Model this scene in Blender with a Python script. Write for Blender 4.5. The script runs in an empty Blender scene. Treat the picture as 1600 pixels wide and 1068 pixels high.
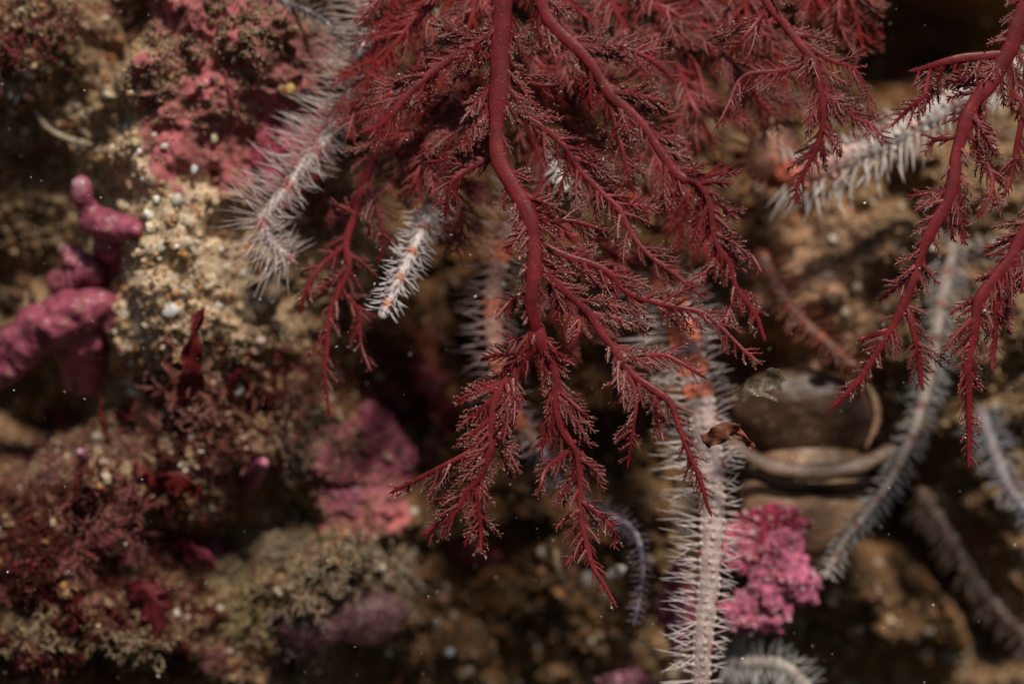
import bpy, math, random
import numpy as np
from mathutils import Vector, Matrix

random.seed(7)
rng = np.random.default_rng(7)
SC = bpy.context.scene
COL = SC.collection
SC.unit_settings.system = 'METRIC'
SC.unit_settings.scale_length = 0.01          # one unit is one centimetre

# ------------------------------------------------------------------ camera, world, sun, exposure
CAM_D = 30.0
cam = bpy.data.cameras.new('camera')
cam.lens = 67.5
cam.sensor_width = 36
cam.clip_start = 0.1
cam.clip_end = 500
cam.dof.use_dof = True
cam.dof.focus_distance = CAM_D
cam.dof.aperture_fstop = 0.057
cam.dof.aperture_blades = 7
cam_o = bpy.data.objects.new('camera', cam)
cam_o.location = (0, -CAM_D, 0)
cam_o.rotation_euler = (math.radians(90), 0, 0)
COL.objects.link(cam_o)
SC.camera = cam_o

SUN_DIR = Vector((-0.20, 0.66, -0.72)).normalized()
to_sun = -SUN_DIR
world = bpy.data.worlds.new('World')
SC.world = world
world.use_nodes = True
wn = world.node_tree
sky = wn.nodes.new('ShaderNodeTexSky')
sky.sky_type = 'NISHITA'
sky.sun_disc = False
sky.sun_elevation = math.asin(to_sun.z)
sky.sun_rotation = math.atan2(to_sun.x, to_sun.y)
bg = wn.nodes['Background']
bg.inputs['Strength'].default_value = 0.05
wn.links.new(sky.outputs[0], bg.inputs[0])
sun = bpy.data.lights.new('sun', 'SUN')
sun.energy = 5.0
sun.angle = math.radians(7)
sun.color = (1.0, 0.90, 0.81)
sun_o = bpy.data.objects.new('sun', sun)
sun_o.location = to_sun * 40
sun_o.rotation_euler = SUN_DIR.to_track_quat('-Z', 'Y').to_euler()
COL.objects.link(sun_o)
SC.view_settings.view_transform = 'Standard'
SC.view_settings.look = 'None'
SC.view_settings.gamma = 1
SC.view_settings.use_curve_mapping = False
SC.view_settings.exposure = -0.45
SC.cycles.max_bounces = 5
SC.cycles.transparent_max_bounces = 12
SC.cycles.use_denoising = True

# ------------------------------------------------------------------ helpers
def at(px, py, Y=0.0):
    k = (CAM_D + Y) / CAM_D
    return np.array([(px - 800) / 100 * k, Y, (534 - py) / 100 * k])

def norm(v):
    v = np.asarray(v, float)
    return v / np.maximum(np.linalg.norm(v, axis=-1, keepdims=True), 1e-9)

def hash2(i, j, seed):
    h = (i.astype(np.int64) * 374761393 + j.astype(np.int64) * 668265263 + seed * 974634777) & 0xFFFFFFFF
    h = ((h ^ (h >> 13)) * 1274126177) & 0xFFFFFFFF
    h = h ^ (h >> 16)
    return (h & 0xFFFF) / 65535.0

def vnoise(x, y, seed=0):
    xi = np.floor(x); yi = np.floor(y)
    fx = x - xi; fy = y - yi
    fx = fx * fx * fx * (fx * (fx * 6 - 15) + 10); fy = fy * fy * fy * (fy * (fy * 6 - 15) + 10)
    a = hash2(xi, yi, seed); b = hash2(xi + 1, yi, seed)
    c = hash2(xi, yi + 1, seed); d = hash2(xi + 1, yi + 1, seed)
    return (a * (1 - fx) + b * fx) * (1 - fy) + (c * (1 - fx) + d * fx) * fy * 1.0

def fbm(x, y, f, octaves=4, seed=0, gain=0.5):
    x = np.asarray(x, float); y = np.asarray(y, float)
    s = np.zeros_like(x); a = 1.0; t = 0
    for o in range(octaves):
        ca, sa = math.cos(o * 1.1 + seed), math.sin(o * 1.1 + seed)
        s += a * vnoise((x * ca - y * sa) * f + 17.3 * o, (x * sa + y * ca) * f - 9.1 * o, seed + o)
        t += a; a *= gain; f *= 2.03
    return s / t

def sstep(e0, e1, x):
    t = np.clip((x - e0) / (e1 - e0), 0, 1)
    return t * t * (3 - 2 * t)

def spline(pts, n):
    P = np.asarray(pts, float)
    if len(P) == 2:
        t = np.linspace(0, 1, n)[:, None]
        return P[0] * (1 - t) + P[1] * t
    seg = np.r_[0, np.cumsum(np.linalg.norm(np.diff(P[:, :3], axis=0), axis=1))]
    E = np.vstack([2 * P[0] - P[1], P, 2 * P[-1] - P[-2]])
    u = np.linspace(0, seg[-1], n)
    k = np.clip(np.searchsorted(seg, u, side='right') - 1, 0, len(P) - 2)
    t = ((u - seg[k]) / np.maximum(seg[k + 1] - seg[k], 1e-9))[:, None]
    a, b, c, d = E[k], E[k + 1], E[k + 2], E[k + 3]
    return 0.5 * ((2 * b) + (-a + c) * t + (2 * a - 5 * b + 4 * c - d) * t ** 2 + (-a + 3 * b - 3 * c + d) * t ** 3)

class MB:
    """collects geometry and links it as one mesh"""
    def __init__(self):
        self.v = []; self.q = []; self.t = []; self.c = []; self.n = 0
    def add(self, V, quads=None, tris=None, C=(0.5, 0.5, 0.5)):
        V = np.asarray(V, float).reshape(-1, 3)
        if quads is not None and len(quads): self.q.append(np.asarray(quads, np.int64).reshape(-1, 4) + self.n)
        if tris is not None and len(tris): self.t.append(np.asarray(tris, np.int64).reshape(-1, 3) + self.n)
        C = np.asarray(C, float)
        if C.ndim == 1: C = np.tile(C, (len(V), 1))
        self.v.append(V); self.c.append(C.reshape(-1, 3)); self.n += len(V)
    def tubes(self, P, R, sides=4, N0=(0, -1, 0), flat=1.0, C=(0.5, 0.5, 0.5)):
        P = np.asarray(P, float)
        if P.ndim == 2: P = P[None]
        B, n, _ = P.shape
        R = np.broadcast_to(np.asarray(R, float), (B, n))
        N0 = np.broadcast_to(np.asarray(N0, float).reshape(-1, 3), (B, 3))
        T = norm(np.gradient(P, axis=1))
        S = norm(np.cross(T, N0[:, None, :]))
        N = np.cross(S, T)
        a = np.arange(sides) / sides * 2 * math.pi
        ring = S[:, :, None, :] * np.cos(a)[None, None, :, None] + N[:, :, None, :] * (np.sin(a) * flat)[None, None, :, None]
        V = P[:, :, None, :] + ring * R[:, :, None, None]
        bb = np.arange(B)[:, None, None] * (n * sides)
        ii = np.arange(n - 1)[None, :, None] * sides
        jj = np.arange(sides)[None, None, :]
        j2 = (jj + 1) % sides
        Q = np.stack([bb + ii + jj, bb + ii + j2, bb + ii + sides + j2, bb + ii + sides + jj], -1).reshape(-1, 4)
        C = np.asarray(C, float)
        if C.ndim == 1: CC = C
        elif C.ndim == 2 and C.shape[0] == B and not (B == 1 and C.shape[0] == 1 and n == 1): CC = np.broadcast_to(C[:, None, None, :], (B, n, sides, 3)).reshape(-1, 3)
        else: CC = np.broadcast_to(C.reshape(B, n, 1, 3), (B, n, sides, 3)).reshape(-1, 3)
        self.add(V, quads=Q, C=CC)
    def build(self, name, mat, parent=None, smooth=True):
        V = np.vstack(self.v).astype(np.float32)
        q = np.vstack(self.q) if self.q else np.zeros((0, 4), np.int64)
        t = np.vstack(self.t) if self.t else np.zeros((0, 3), np.int64)
        me = bpy.data.meshes.new(name)
        me.vertices.add(len(V)); me.vertices.foreach_set('co', V.ravel())
        loops = np.concatenate([q.ravel(), t.ravel()]).astype(np.int32)
        me.loops.add(len(loops)); me.loops.foreach_set('vertex_index', loops)
        tot = len(q) + len(t)
        st = np.concatenate([np.arange(len(q)) * 4, len(q) * 4 + np.arange(len(t)) * 3]).astype(np.int32)
        me.polygons.add(tot); me.polygons.foreach_set('loop_start', st)
        me.polygons.foreach_set('use_smooth', np.full(tot, smooth))
        ca = me.color_attributes.new('Col', 'FLOAT_COLOR', 'POINT')
        C = np.vstack(self.c)
        ca.data.foreach_set('color', np.hstack([C, np.ones((len(C), 1))]).astype(np.float32).ravel())
        me.update(calc_edges=True)
        me.materials.append(mat)
        o = bpy.data.objects.new(name, me)
        COL.objects.link(o)
        if parent is not None:
            o.parent = parent
            o.matrix_parent_inverse = Matrix.Translation(parent.location).inverted()
        return o

def tag(o, label=None, cat=None, group=None, kind=None):
    if label: o['label'] = label
    if cat: o['category'] = cat
    if group: o['group'] = group
    if kind: o['kind'] = kind
    return o

def thing(name, loc, label, cat, group=None):
    o = bpy.data.objects.new(name, None)
    o.location = Vector([float(c) for c in loc]); o.empty_display_size = 0.2
    COL.objects.link(o)
    return tag(o, label, cat, group)

# unit icosphere
def ico(sub=0):
    import bmesh
    bm = bmesh.new(); bmesh.ops.create_icosphere(bm, subdivisions=sub + 1, radius=1.0)
    V = np.array([v.co[:] for v in bm.verts]); F = np.array([[v.index for v in f.verts] for f in bm.faces]); bm.free()
    return V, F
ICO0, ICO1, ICO3, ICO4 = ico(0), ico(1), ico(3), ico(4)
OCT = (np.array([[1, 0, 0], [-1, 0, 0], [0, 1, 0], [0, -1, 0], [0, 0, 1], [0, 0, -1]], float),
       np.array([[0, 2, 4], [2, 1, 4], [1, 3, 4], [3, 0, 4], [2, 0, 5], [1, 2, 5], [3, 1, 5], [0, 3, 5]]))

def rotmats(n, r=rng):
    q = norm(r.normal(size=(n, 4)))
    w, x, y, z = q.T
    return np.stack([1 - 2 * (y * y + z * z), 2 * (x * y - z * w), 2 * (x * z + y * w),
                     2 * (x * y + z * w), 1 - 2 * (x * x + z * z), 2 * (y * z - x * w),
                     2 * (x * z - y * w), 2 * (y * z + x * w), 1 - 2 * (x * x + y * y)], -1).reshape(n, 3, 3)

def scatter(mb, pos, size, C, tmpl=ICO0, aniso=0.45, jit=0.2, r=rng):
    n = len(pos)
    V0, F0 = tmpl
    sc = 1 + (r.random((n, 1, 3)) - 0.5) * 2 * aniso
    V = V0[None] * sc * (1 + (r.random((n, len(V0), 1)) - 0.5) * 2 * jit)
    V = np.einsum('nij,nkj->nki', rotmats(n, r), V) * np.asarray(size).reshape(-1, 1, 1) + pos[:, None, :]
    F = (F0[None] + (np.arange(n) * len(V0))[:, None, None]).reshape(-1, 3)
    mb.add(V.reshape(-1, 3), tris=F, C=np.repeat(C, len(V0), axis=0) if np.ndim(C) == 2 else C)

# ------------------------------------------------------------------ materials
def mat(name, rough=0.7, trans=0.0, var=0.25, nscale=12.0, bump=0.15, bscale=40.0, spec=0.35, speck=None, sss=0.0, alpha=1.0, coat=0.0):
    m = bpy.data.materials.new(name); m.use_nodes = True
    nt = m.node_tree; N = nt.nodes; L = nt.links
    p = N['Principled BSDF']; out = N['Material Output']
    att = N.new('ShaderNodeAttribute'); att.attribute_name = 'Col'
    geo = N.new('ShaderNodeNewGeometry')
    no = N.new('ShaderNodeTexNoise'); no.inputs['Scale'].default_value = nscale; no.inputs['Detail'].default_value = 5
    L.new(geo.outputs['Position'], no.inputs['Vector'])
    mr = N.new('ShaderNodeMapRange'); mr.inputs[1].default_value = 0.25; mr.inputs[2].default_value = 0.75
    mr.inputs[3].default_value = 1 - var; mr.inputs[4].default_value = 1 + var
    L.new(no.outputs[0], mr.inputs[0])
    mx = N.new('ShaderNodeVectorMath'); mx.operation = 'SCALE'
    L.new(att.outputs['Color'], mx.inputs[0]); L.new(mr.outputs[0], mx.inputs['Scale'])
    colour = mx.outputs[0]
    if speck:
        sc_, th, sc_col, st = speck
        vo = N.new('ShaderNodeTexNoise'); vo.inputs['Scale'].default_value = sc_; vo.inputs['Detail'].default_value = 2
        L.new(geo.outputs['Position'], vo.inputs['Vector'])
        m2 = N.new('ShaderNodeMapRange'); m2.inputs[1].default_value = th; m2.inputs[2].default_value = th + 0.06
        m2.inputs[4].default_value = st
        L.new(vo.outputs[0], m2.inputs[0])
        mix = N.new('ShaderNodeMix'); mix.data_type = 'RGBA'
        L.new(m2.outputs[0], mix.inputs[0]); L.new(colour, mix.inputs[6]); mix.inputs[7].default_value = (*sc_col, 1)
        colour = mix.outputs[2]
    L.new(colour, p.inputs['Base Color'])
    p.inputs['Roughness'].default_value = rough
    p.inputs['Specular IOR Level'].default_value = spec
    if coat: p.inputs['Coat Weight'].default_value = coat; p.inputs['Coat Roughness'].default_value = 0.15
    if sss:
        p.inputs['Subsurface Weight'].default_value = sss
        p.inputs['Subsurface Radius'].default_value = (0.3, 0.12, 0.12)
        p.inputs['Subsurface Scale'].default_value = 0.3
    if bump:
        nb = N.new('ShaderNodeTexNoise'); nb.inputs['Scale'].default_value = bscale; nb.inputs['Detail'].default_value = 4
        L.new(geo.outputs['Position'], nb.inputs['Vector'])
        b = N.new('ShaderNodeBump'); b.inputs['Strength'].default_value = bump; b.inputs['Distance'].default_value = 0.05
        L.new(nb.outputs[0], b.inputs['Height']); L.new(b.outputs[0], p.inputs['Normal'])
    sh = p.outputs[0]
    if trans:
        tr = N.new('ShaderNodeBsdfTranslucent'); L.new(colour, tr.inputs[0])
        ms = N.new('ShaderNodeMixShader'); ms.inputs[0].default_value = trans
        L.new(sh, ms.inputs[1]); L.new(tr.outputs[0], ms.inputs[2]); sh = ms.outputs[0]
    if alpha < 1:
        ta = N.new('ShaderNodeBsdfTransparent')
        ms = N.new('ShaderNodeMixShader'); ms.inputs[0].default_value = alpha
        L.new(ta.outputs[0], ms.inputs[1]); L.new(sh, ms.inputs[2]); sh = ms.outputs[0]
    L.new(sh, out.inputs['Surface'])
    return m

M_ROCK = mat('silted_rock', rough=0.92, var=0.45, nscale=6, bump=0.5, bscale=22, spec=0.15, speck=(14, 0.6, (0.30, 0.23, 0.15), 0.5))
M_GRAIN = mat('sand_grain', rough=0.55, var=0.25, nscale=25, bump=0.2, spec=0.4)
M_TURF = mat('silty_turf', rough=0.95, var=0.35, nscale=14, bump=0.3, spec=0.1, trans=0.15)
M_FROND = mat('red_frond', rough=0.4, var=0.38, nscale=2.2, bump=0.12, bscale=18, spec=0.42, trans=0.25, speck=(30, 0.66, (0.42, 0.24, 0.22), 0.5))
M_SILT = mat('pale_silt', rough=0.9, var=0.3, nscale=20, bump=0, spec=0.2)
M_ARM = mat('brittle_skin', rough=0.5, var=0.4, nscale=7, bump=0.6, bscale=18, spec=0.45, trans=0.15, speck=(18, .6, (.78, .70, .66), .6))
M_SPINE = mat('glassy_spine', rough=0.35, var=0.15, nscale=5, bump=0, spec=0.5, trans=0.22, alpha=0.82)
M_CORAL = mat('coralline_pink', rough=0.33, var=0.35, nscale=3.5, bump=0.35, bscale=17, spec=0.5, sss=0.15, speck=(7, 0.60, (0.30, 0.17, 0.13), 0.7))
M_CRUST = mat('coralline_crust', rough=0.75, var=0.55, nscale=7, bump=0.9, bscale=16, spec=0.3, speck=(11, 0.58, (0.5, 0.27, 0.25), 0.75))
M_BLADE = mat('red_membrane', rough=0.45, var=0.35, nscale=5, bump=0.3, bscale=14, spec=0.35, trans=0.4, speck=(22, 0.63, (0.35, 0.24, 0.18), 0.5))
M_BRYO = mat('pale_bryozoan', rough=0.9, var=0.3, nscale=14, bump=0.4, spec=0.15, trans=0.15)
M_SHELL = mat('shell', rough=0.46, var=0.45, nscale=2.2, bump=0.35, bscale=6, spec=0.35, speck=(9, .64, (.30, .22, .15), .5))
M_CHIP = mat('shell_chip', rough=0.4, var=0.12, nscale=12, bump=0.2, bscale=20, spec=0.5)

# ------------------------------------------------------------------ seabed relief
def W(px, py):
    k = (CAM_D + 4.5) / CAM_D
    return (px - 800) / 100 * k, (534 - py) / 100 * k
BUMPS = [
 (390, 110, 190, 190, -1.7), (60, 60, 110, 100, -1.2), (205, 50, 42, 90, 1.1), (40, 380, 110, 170, .8),
 (300, 480, 190, 230, -2.2), (60, 640, 110, 70, 2.6), (180, 440, 30, 30, 0.5), (130, 850, 210, 180, -2.4), (390, 640, 130, 90, -0.8),
 (570, 760, 105, 95, -2.0), (545, 930, 140, 90, -2.0), (330, 850, 110, 60, 1.7), (690, 590, 95, 140, 1.8),
 (1330, 420, 150, 130, -1.4), (1190, 400, 50, 90, .9), (1470, 30, 200, 110, 5.0), (1300, 0, 60, 80, -0.6), (1210, 560, 120, 50, 1.1),
 (1590, 600, 130, 230, -0.9), (1385, 975, 130, 80, -0.5), (1300, 820, 150, 60, 1.8), (640, 980, 60, 90, 1.5),
 (800, 250, 250, 160, 1.6), (1000, 100, 200, 120, 1.2), (1385, 335, 40, 30, 1.1), (700, 860, 70, 50, 1.2), (0, 1000, 150, 120, 0.6), (260, 990, 120, 60, 0.5), (560, 960, 110, 110, -1.2), (200, 870, 150, 130, -1.3), (1230, 900, 90, 110, -1.0), (900, 900, 160, 160, -1.0), (1390, 980, 130, 80, -1.4), (220, 1030, 130, 60, -1.2), (430, 1040, 120, 50, -1.3), (60, 1010, 170, 80, -1.8), (300, 960, 110, 70, -1.0), (700, 1030, 100, 60, -.8)]
GAPS = [((1410, 740), (1640, 1050), 42, 2.4), ((1150, 730), (1300, 990), 30, 0.8)]     # cracks as segments

def reg(X, Z, px, py, rx, ry):
    cx, cz = W(px, py)
    return np.exp(-(((X - cx) / (rx / 87)) ** 2 + ((Z - cz) / (ry / 87)) ** 2))

def H(X, Z, detail=True):
    X = np.asarray(X, float); Z = np.asarray(Z, float)
    Y = np.full(X.shape, 5.0)
    Y += 0.27 * np.clip(-Z - 1.0, 0, 7) + 0.22 * np.clip(-Z - 1.5, 0, 6) * sstep(3.0, 5.0, X) - 0.28 * np.clip(Z + 0.5, 0, 6) * sstep(-1.0, -4.0, X)     # rock tilted away towards the bottom, shaped to darken it like light falloff
    wx = (fbm(X, Z, 0.8, 3, 31) - 0.5) * 1.6; wz = (fbm(X, Z, 0.8, 3, 57) - 0.5) * 1.6
    for px, py, rx, ry, a in BUMPS:
        cx, cz = W(px, py)
        Y += a * np.exp(-(((X + wx - cx) / (rx / 87)) ** 2 + ((Z + wz - cz) / (ry / 87)) ** 2) * 0.8)
    for (ax, ay), (bx, by), w, a in GAPS:
        A = np.array(W(ax, ay)); B = np.array(W(bx, by)); d = B - A; LL = d @ d
        t = np.clip(((X - A[0]) * d[0] + (Z - A[1]) * d[1]) / LL, 0, 1)
        r2 = (X + wx * .4 - A[0] - t * d[0]) ** 2 + (Z + wz * .4 - A[1] - t * d[1]) ** 2
        Y += a * np.exp(-r2 / (w / 87) ** 2)
    Y -= (fbm(X, Z, 0.9, 3, 3) - 0.5) * 1.5
    if detail:
        D0 = Y.copy()
        Y -= (fbm(X, Z, 2.6, 4, 11, 0.6) - 0.5) * 0.8
        Y -= (fbm(X, Z, 9.0, 3, 12, 0.6) - 0.5) * 0.30
        rid = 1 - np.abs(fbm(X, Z, 4.5, 3, 23) * 2 - 1)
        Y -= (rid - 0.7) * 0.28
        sm = smooth_mask(X, Z) * .75
        Y = Y * (1 - sm) + D0 * sm
    return Y

def on_bed(px, py, lift=0.0):
    Y = 4.0
    for _ in range(12):
        p = at(px, py, Y); Y = 0.5 * Y + 0.5 * float(H(p[0], p[2]))
    return at(px, py, Y - lift)

def smooth_mask(X, Z):
    return np.clip(reg(X, Z, 290, 390, 160, 280) * 1.0 + reg(X, Z, 1280, 430, 130, 120) * 1.2 + reg(X, Z, 1250, 540, 80, 60) * .8, 0, 1)

def bedY(px, py):
    Y = 4.0
    for _ in range(12):
        p = at(px, py, Y); Y = 0.5 * Y + 0.5 * float(H(p[0], p[2], False))
    return Y

PINK = [(310, 40, 130, 50, .9), (440, 200, 120, 130, 1.7), (420, 80, 60, 40, .6), (275, 190, 22, 110, .8), (330, 220, 50, 90, 1.0),
        (560, 740, 110, 100, 1.2), (340, 610, 60, 50, .9), (220, 600, 40, 50, .4), (0, 40, 60, 90, .8), (120, 70, 30, 60, .7),
        (1460, 420, 70, 50, .7), (1000, 1040, 60, 30, .9), (40, 780, 70, 100, .5), (1330, 250, 60, 40, .6), (240, 900, 80, 60, .6), (660, 640, 60, 50, .5)]
BROWN_SHADED = [(880, 330, 330, 260, 1.2), (700, 80, 200, 150, .8), (760, 950, 240, 200, 1.0), (150, 880, 200, 160, .5), (215, 70, 60, 130, .8), (900, 700, 200, 160, .9), (1400, 60, 260, 120, 1.2), (1400, 960, 220, 150, .6), (680, 560, 130, 140, 1.0), (30, 400, 120, 200, .6), (1220, 560, 140, 120, .9), (1520, 850, 120, 180, .5)]  # real brown gravel, plus light falloff and shade painted in as darker brown

def pinkness(X, Z):
    p = sum(a * reg(X, Z, x, y, rx, ry) for x, y, rx, ry, a in PINK)
    return sstep(0.42, 0.62, p * 0.75 + (fbm(X, Z, 2.2, 4, 71, .6) - 0.5) * 1.0)
def shaded_brownness(X, Z):
    return np.clip(sum(a * reg(X, Z, x, y, rx, ry) for x, y, rx, ry, a in BROWN_SHADED), 0, 1)

nx, nz = 640, 450
warp = lambda u: 0.62 * u + 0.38 * u ** 5                       # finer towards the middle
gx = 17 * warp(np.linspace(-1, 1, nx)); gz = 12.5 * warp(np.linspace(-1, 1, nz))
GX, GZ = np.meshgrid(gx, gz)
GY = H(GX, GZ)
pk = pinkness(GX, GZ)[..., None]; br = shaded_brownness(GX, GZ)[..., None]
n1 = fbm(GX, GZ, 1.7, 4, 91)[..., None]; n2 = fbm(GX, GZ, 7, 3, 92)[..., None]
tan_ = np.array([0.26, 0.165, 0.085]); dk = np.array([0.10, 0.052, 0.022]); orange = np.array([0.24, 0.085, 0.022])
base = tan_ * (1 - br) + (dk * .9 + orange * 0.35 * (n1 > .5)) * br
base = base * (0.55 + 0.9 * n1)
maro_shaded = reg(GX, GZ, 150, 830, 240, 210)[..., None] * .9 + reg(GX, GZ, 400, 640, 130, 90)[..., None] * .6
base = base * (1 - np.clip(maro_shaded, 0, 1)) + np.array([.10, .035, .028]) * (.5 + n1) * np.clip(maro_shaded, 0, 1)  # maroon growth colour, kept dark in place of shade over the lower left
sandy = np.clip(reg(GX, GZ, 280, 390, 165, 290) * 1.2, 0, 1)[..., None]
base = base * (1 - sandy) + np.array([.56, .43, .29]) * (.6 + .8 * n1) * sandy
rosy = np.clip(reg(GX, GZ, 1280, 440, 100, 110) + reg(GX, GZ, 1250, 540, 60, 60), 0, 1)[..., None]
base = base * (1 - rosy) + np.array([.60, .35, .22]) * (.6 + .8 * n1) * rosy
pinkc = (np.array([0.36, 0.10, 0.11]) * n1 * 1.6 + np.array([0.30, 0.17, 0.12]) * (1 - n1) * .5) * (0.5 + 0.8 * n2)
c = base * (1 - pk) + pinkc * pk
mb = MB()
idx = np.arange(nx * nz).reshape(nz, nx)
Q = np.stack([idx[:-1, :-1], idx[:-1, 1:], idx[1:, 1:], idx[1:, :-1]], -1)
mb.add(np.stack([GX, GY, GZ], -1), quads=Q, C=c.reshape(-1, 3))
tag(mb.build('seabed', M_ROCK), kind='structure')

# gravel lying on it: nobody could count it
n = 66000
X = rng.uniform(-11.5, 11.5, n); Z = rng.uniform(-8, 8, n)
keep = rng.random(n) > pinkness(X, Z) * 0.93
ul = reg(X, Z, 400, 90, 150, 120); keep &= rng.random(n) > ul * 0.9
keep &= rng.random(n) > reg(X, Z, 1280, 450, 110, 120) * .8
keep &= rng.random(n) > reg(X, Z, 150, 830, 240, 200) * .75
X, Z = X[keep], Z[keep]; n = len(X)
size = np.clip(rng.lognormal(-3.70, 0.52, n), 0.010, 0.12)
PAL = np.array([[.34, .20, .09], [.22, .12, .05], [.48, .34, .19], [.66, .54, .38], [.80, .72, .60], [.42, .20, .07], [.12, .065, .035], [.30, .12, .05]])
pb = shaded_brownness(X, Z)
w_tan = np.array([.28, .20, .21, .12, .09, .08, .04, 0]); w_br = np.array([.2, .25, .06, .03, .02, .2, .14, .10])
u = rng.random(n)
cw = np.cumsum((w_tan[None] * (1 - pb[:, None]) + w_br[None] * pb[:, None]), 1); cw /= cw[:, -1:]
ci = (u[:, None] > cw).sum(1)
C = PAL[ci] * rng.uniform(.75, 1.15, (n, 1)) * (1 + .4 * reg(X, Z, 280, 390, 160, 290) - .4 * pb)[:, None]  # gravel colour lightened over the sand, darkened in brown zones as painted falloff
C = np.clip(C, 0, .85)
mb = MB()
PP = np.stack([X, H(X, Z) - size * 0.45, Z], -1); bigg = size > .042
scatter(mb, PP[bigg], size[bigg], C[bigg])
scatter(mb, PP[~bigg], size[~bigg] * 1.1, C[~bigg], OCT, .4, .25)
tag(mb.build('gravel', M_GRAIN, smooth=False), 'coarse brown, tan and white shell gravel covering the rock around the seaweed', 'gravel', kind='stuff')

# crumbly silt turf : short curled threads in mats
def turf(name, areas, count, r0, L, cols, label, cat, seed):
    r = np.random.default_rng(seed)
    ws = np.array([a[4] * a[2] * a[3] for a in areas], float); ws /= ws.sum()
    k = r.choice(len(areas), count, p=ws)
    A = np.array([a[:4] for a in areas], float)[k]
    px = A[:, 0] + r.normal(size=count) * A[:, 2] * 0.6; py = A[:, 1] + r.normal(size=count) * A[:, 3] * 0.6
    X, Z = W(px, py)
    kk = fbm(X, Z, 3.2, 3, seed) > 0.44
    X, Z = X[kk], Z[kk]; m = len(X)
    p = np.stack([X, H(X, Z) + 0.02, Z], -1)
    d = norm(np.stack([r.normal(size=m), -np.abs(r.normal(size=m)) - 0.5, r.normal(size=m)], -1))
    pts = [p]
    for i in range(3):
        d = norm(d + r.normal(size=(m, 3)) * 0.6)
        pts.append(pts[-1] + d * (L * r.uniform(.5, 1.4, (m, 1)) / 3))
    P = np.stack(pts, 1)
    R = r0 * np.clip(r.lognormal(0, .45, (m, 1)), .4, 2.6) * np.array([1, 1.15, 1, .35])
    mb = MB()
    C = np.array(cols)[r.integers(0, len(cols), m)] * r.uniform(.7, 1.2, (m, 1))
    mb.tubes(P, R, 3, norm(r.normal(size=(m, 3))), C=C)
    return tag(mb.build(name, M_TURF), label, cat, kind='stuff')
MAROONS_SHADED = [(.13, .020, .020), (.19, .040, .036), (.08, .012, .014), (.20, .07, .055), (.13, .055, .03)]  # maroon weed colours, darkened further to stand for shade in the lower left
TANS = [(.30, .22, .13), (.40, .29, .17), (.22, .14, .07), (.34, .19, .12)]
turf('silt_turf', [(390, 60, 130, 80, 1), (330, 150, 80, 80, .4), (100, 90, 80, 90, .8), (230, 180, 60, 80, .5)], 12000, 0.012, 0.09, [(.44, .33, .21), (.36, .26, .16), (.30, .20, .12)],
     'crumbly tan turf coating the pink rock in the upper left', 'turf', 5)
turf('silt_turf', [(430, 880, 110, 90, 1), (300, 1000, 130, 60, .6), (480, 700, 60, 60, .9), (560, 1020, 90, 50, .5)], 8000, 0.012, 0.15,
     [(.34, .28, .16), (.26, .19, .11), (.20, .10, .08), (.42, .36, .22)], 'tangled yellowish turf over the rock in the lower left', 'turf', 6)
turf('silt_turf', [(500, 690, 60, 60, 1), (590, 720, 50, 50, .5), (330, 540, 90, 90, .4)], 4000, 0.012, 0.12, TANS,
     'fine tan fuzz between the pink crust and the sandy slope on the left', 'turf', 9)
turf('red_turf', [(170, 800, 170, 120, 1), (90, 930, 130, 110, 1), (300, 960, 160, 90, .8), (330, 650, 120, 80, .9), (450, 620, 70, 70, .8), (620, 600, 90, 90, .8), (60, 700, 70, 60, .5)], 22000, 0.011, 0.26, MAROONS_SHADED,
     'dense tangle of red and maroon fuzz, colours darkened for shade, covering the lower left', 'turf', 10)
turf('silt_turf', [(1340, 400, 110, 100, 1), (1560, 650, 90, 150, .8), (1500, 380, 60, 60, .5), (340, 480, 90, 90, .35)], 8000, 0.013, 0.12,
     [(.36, .26, .17), (.28, .19, .12), (.42, .30, .2)], 'soft tan turf over the sandy mound right of the shaded gap', 'turf', 8)

# ------------------------------------------------------------------ seaweed fronds
RED = np.array([0.200, 0.017, 0.021])
SILTED = np.array([0.36, 0.17, 0.135])

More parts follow.
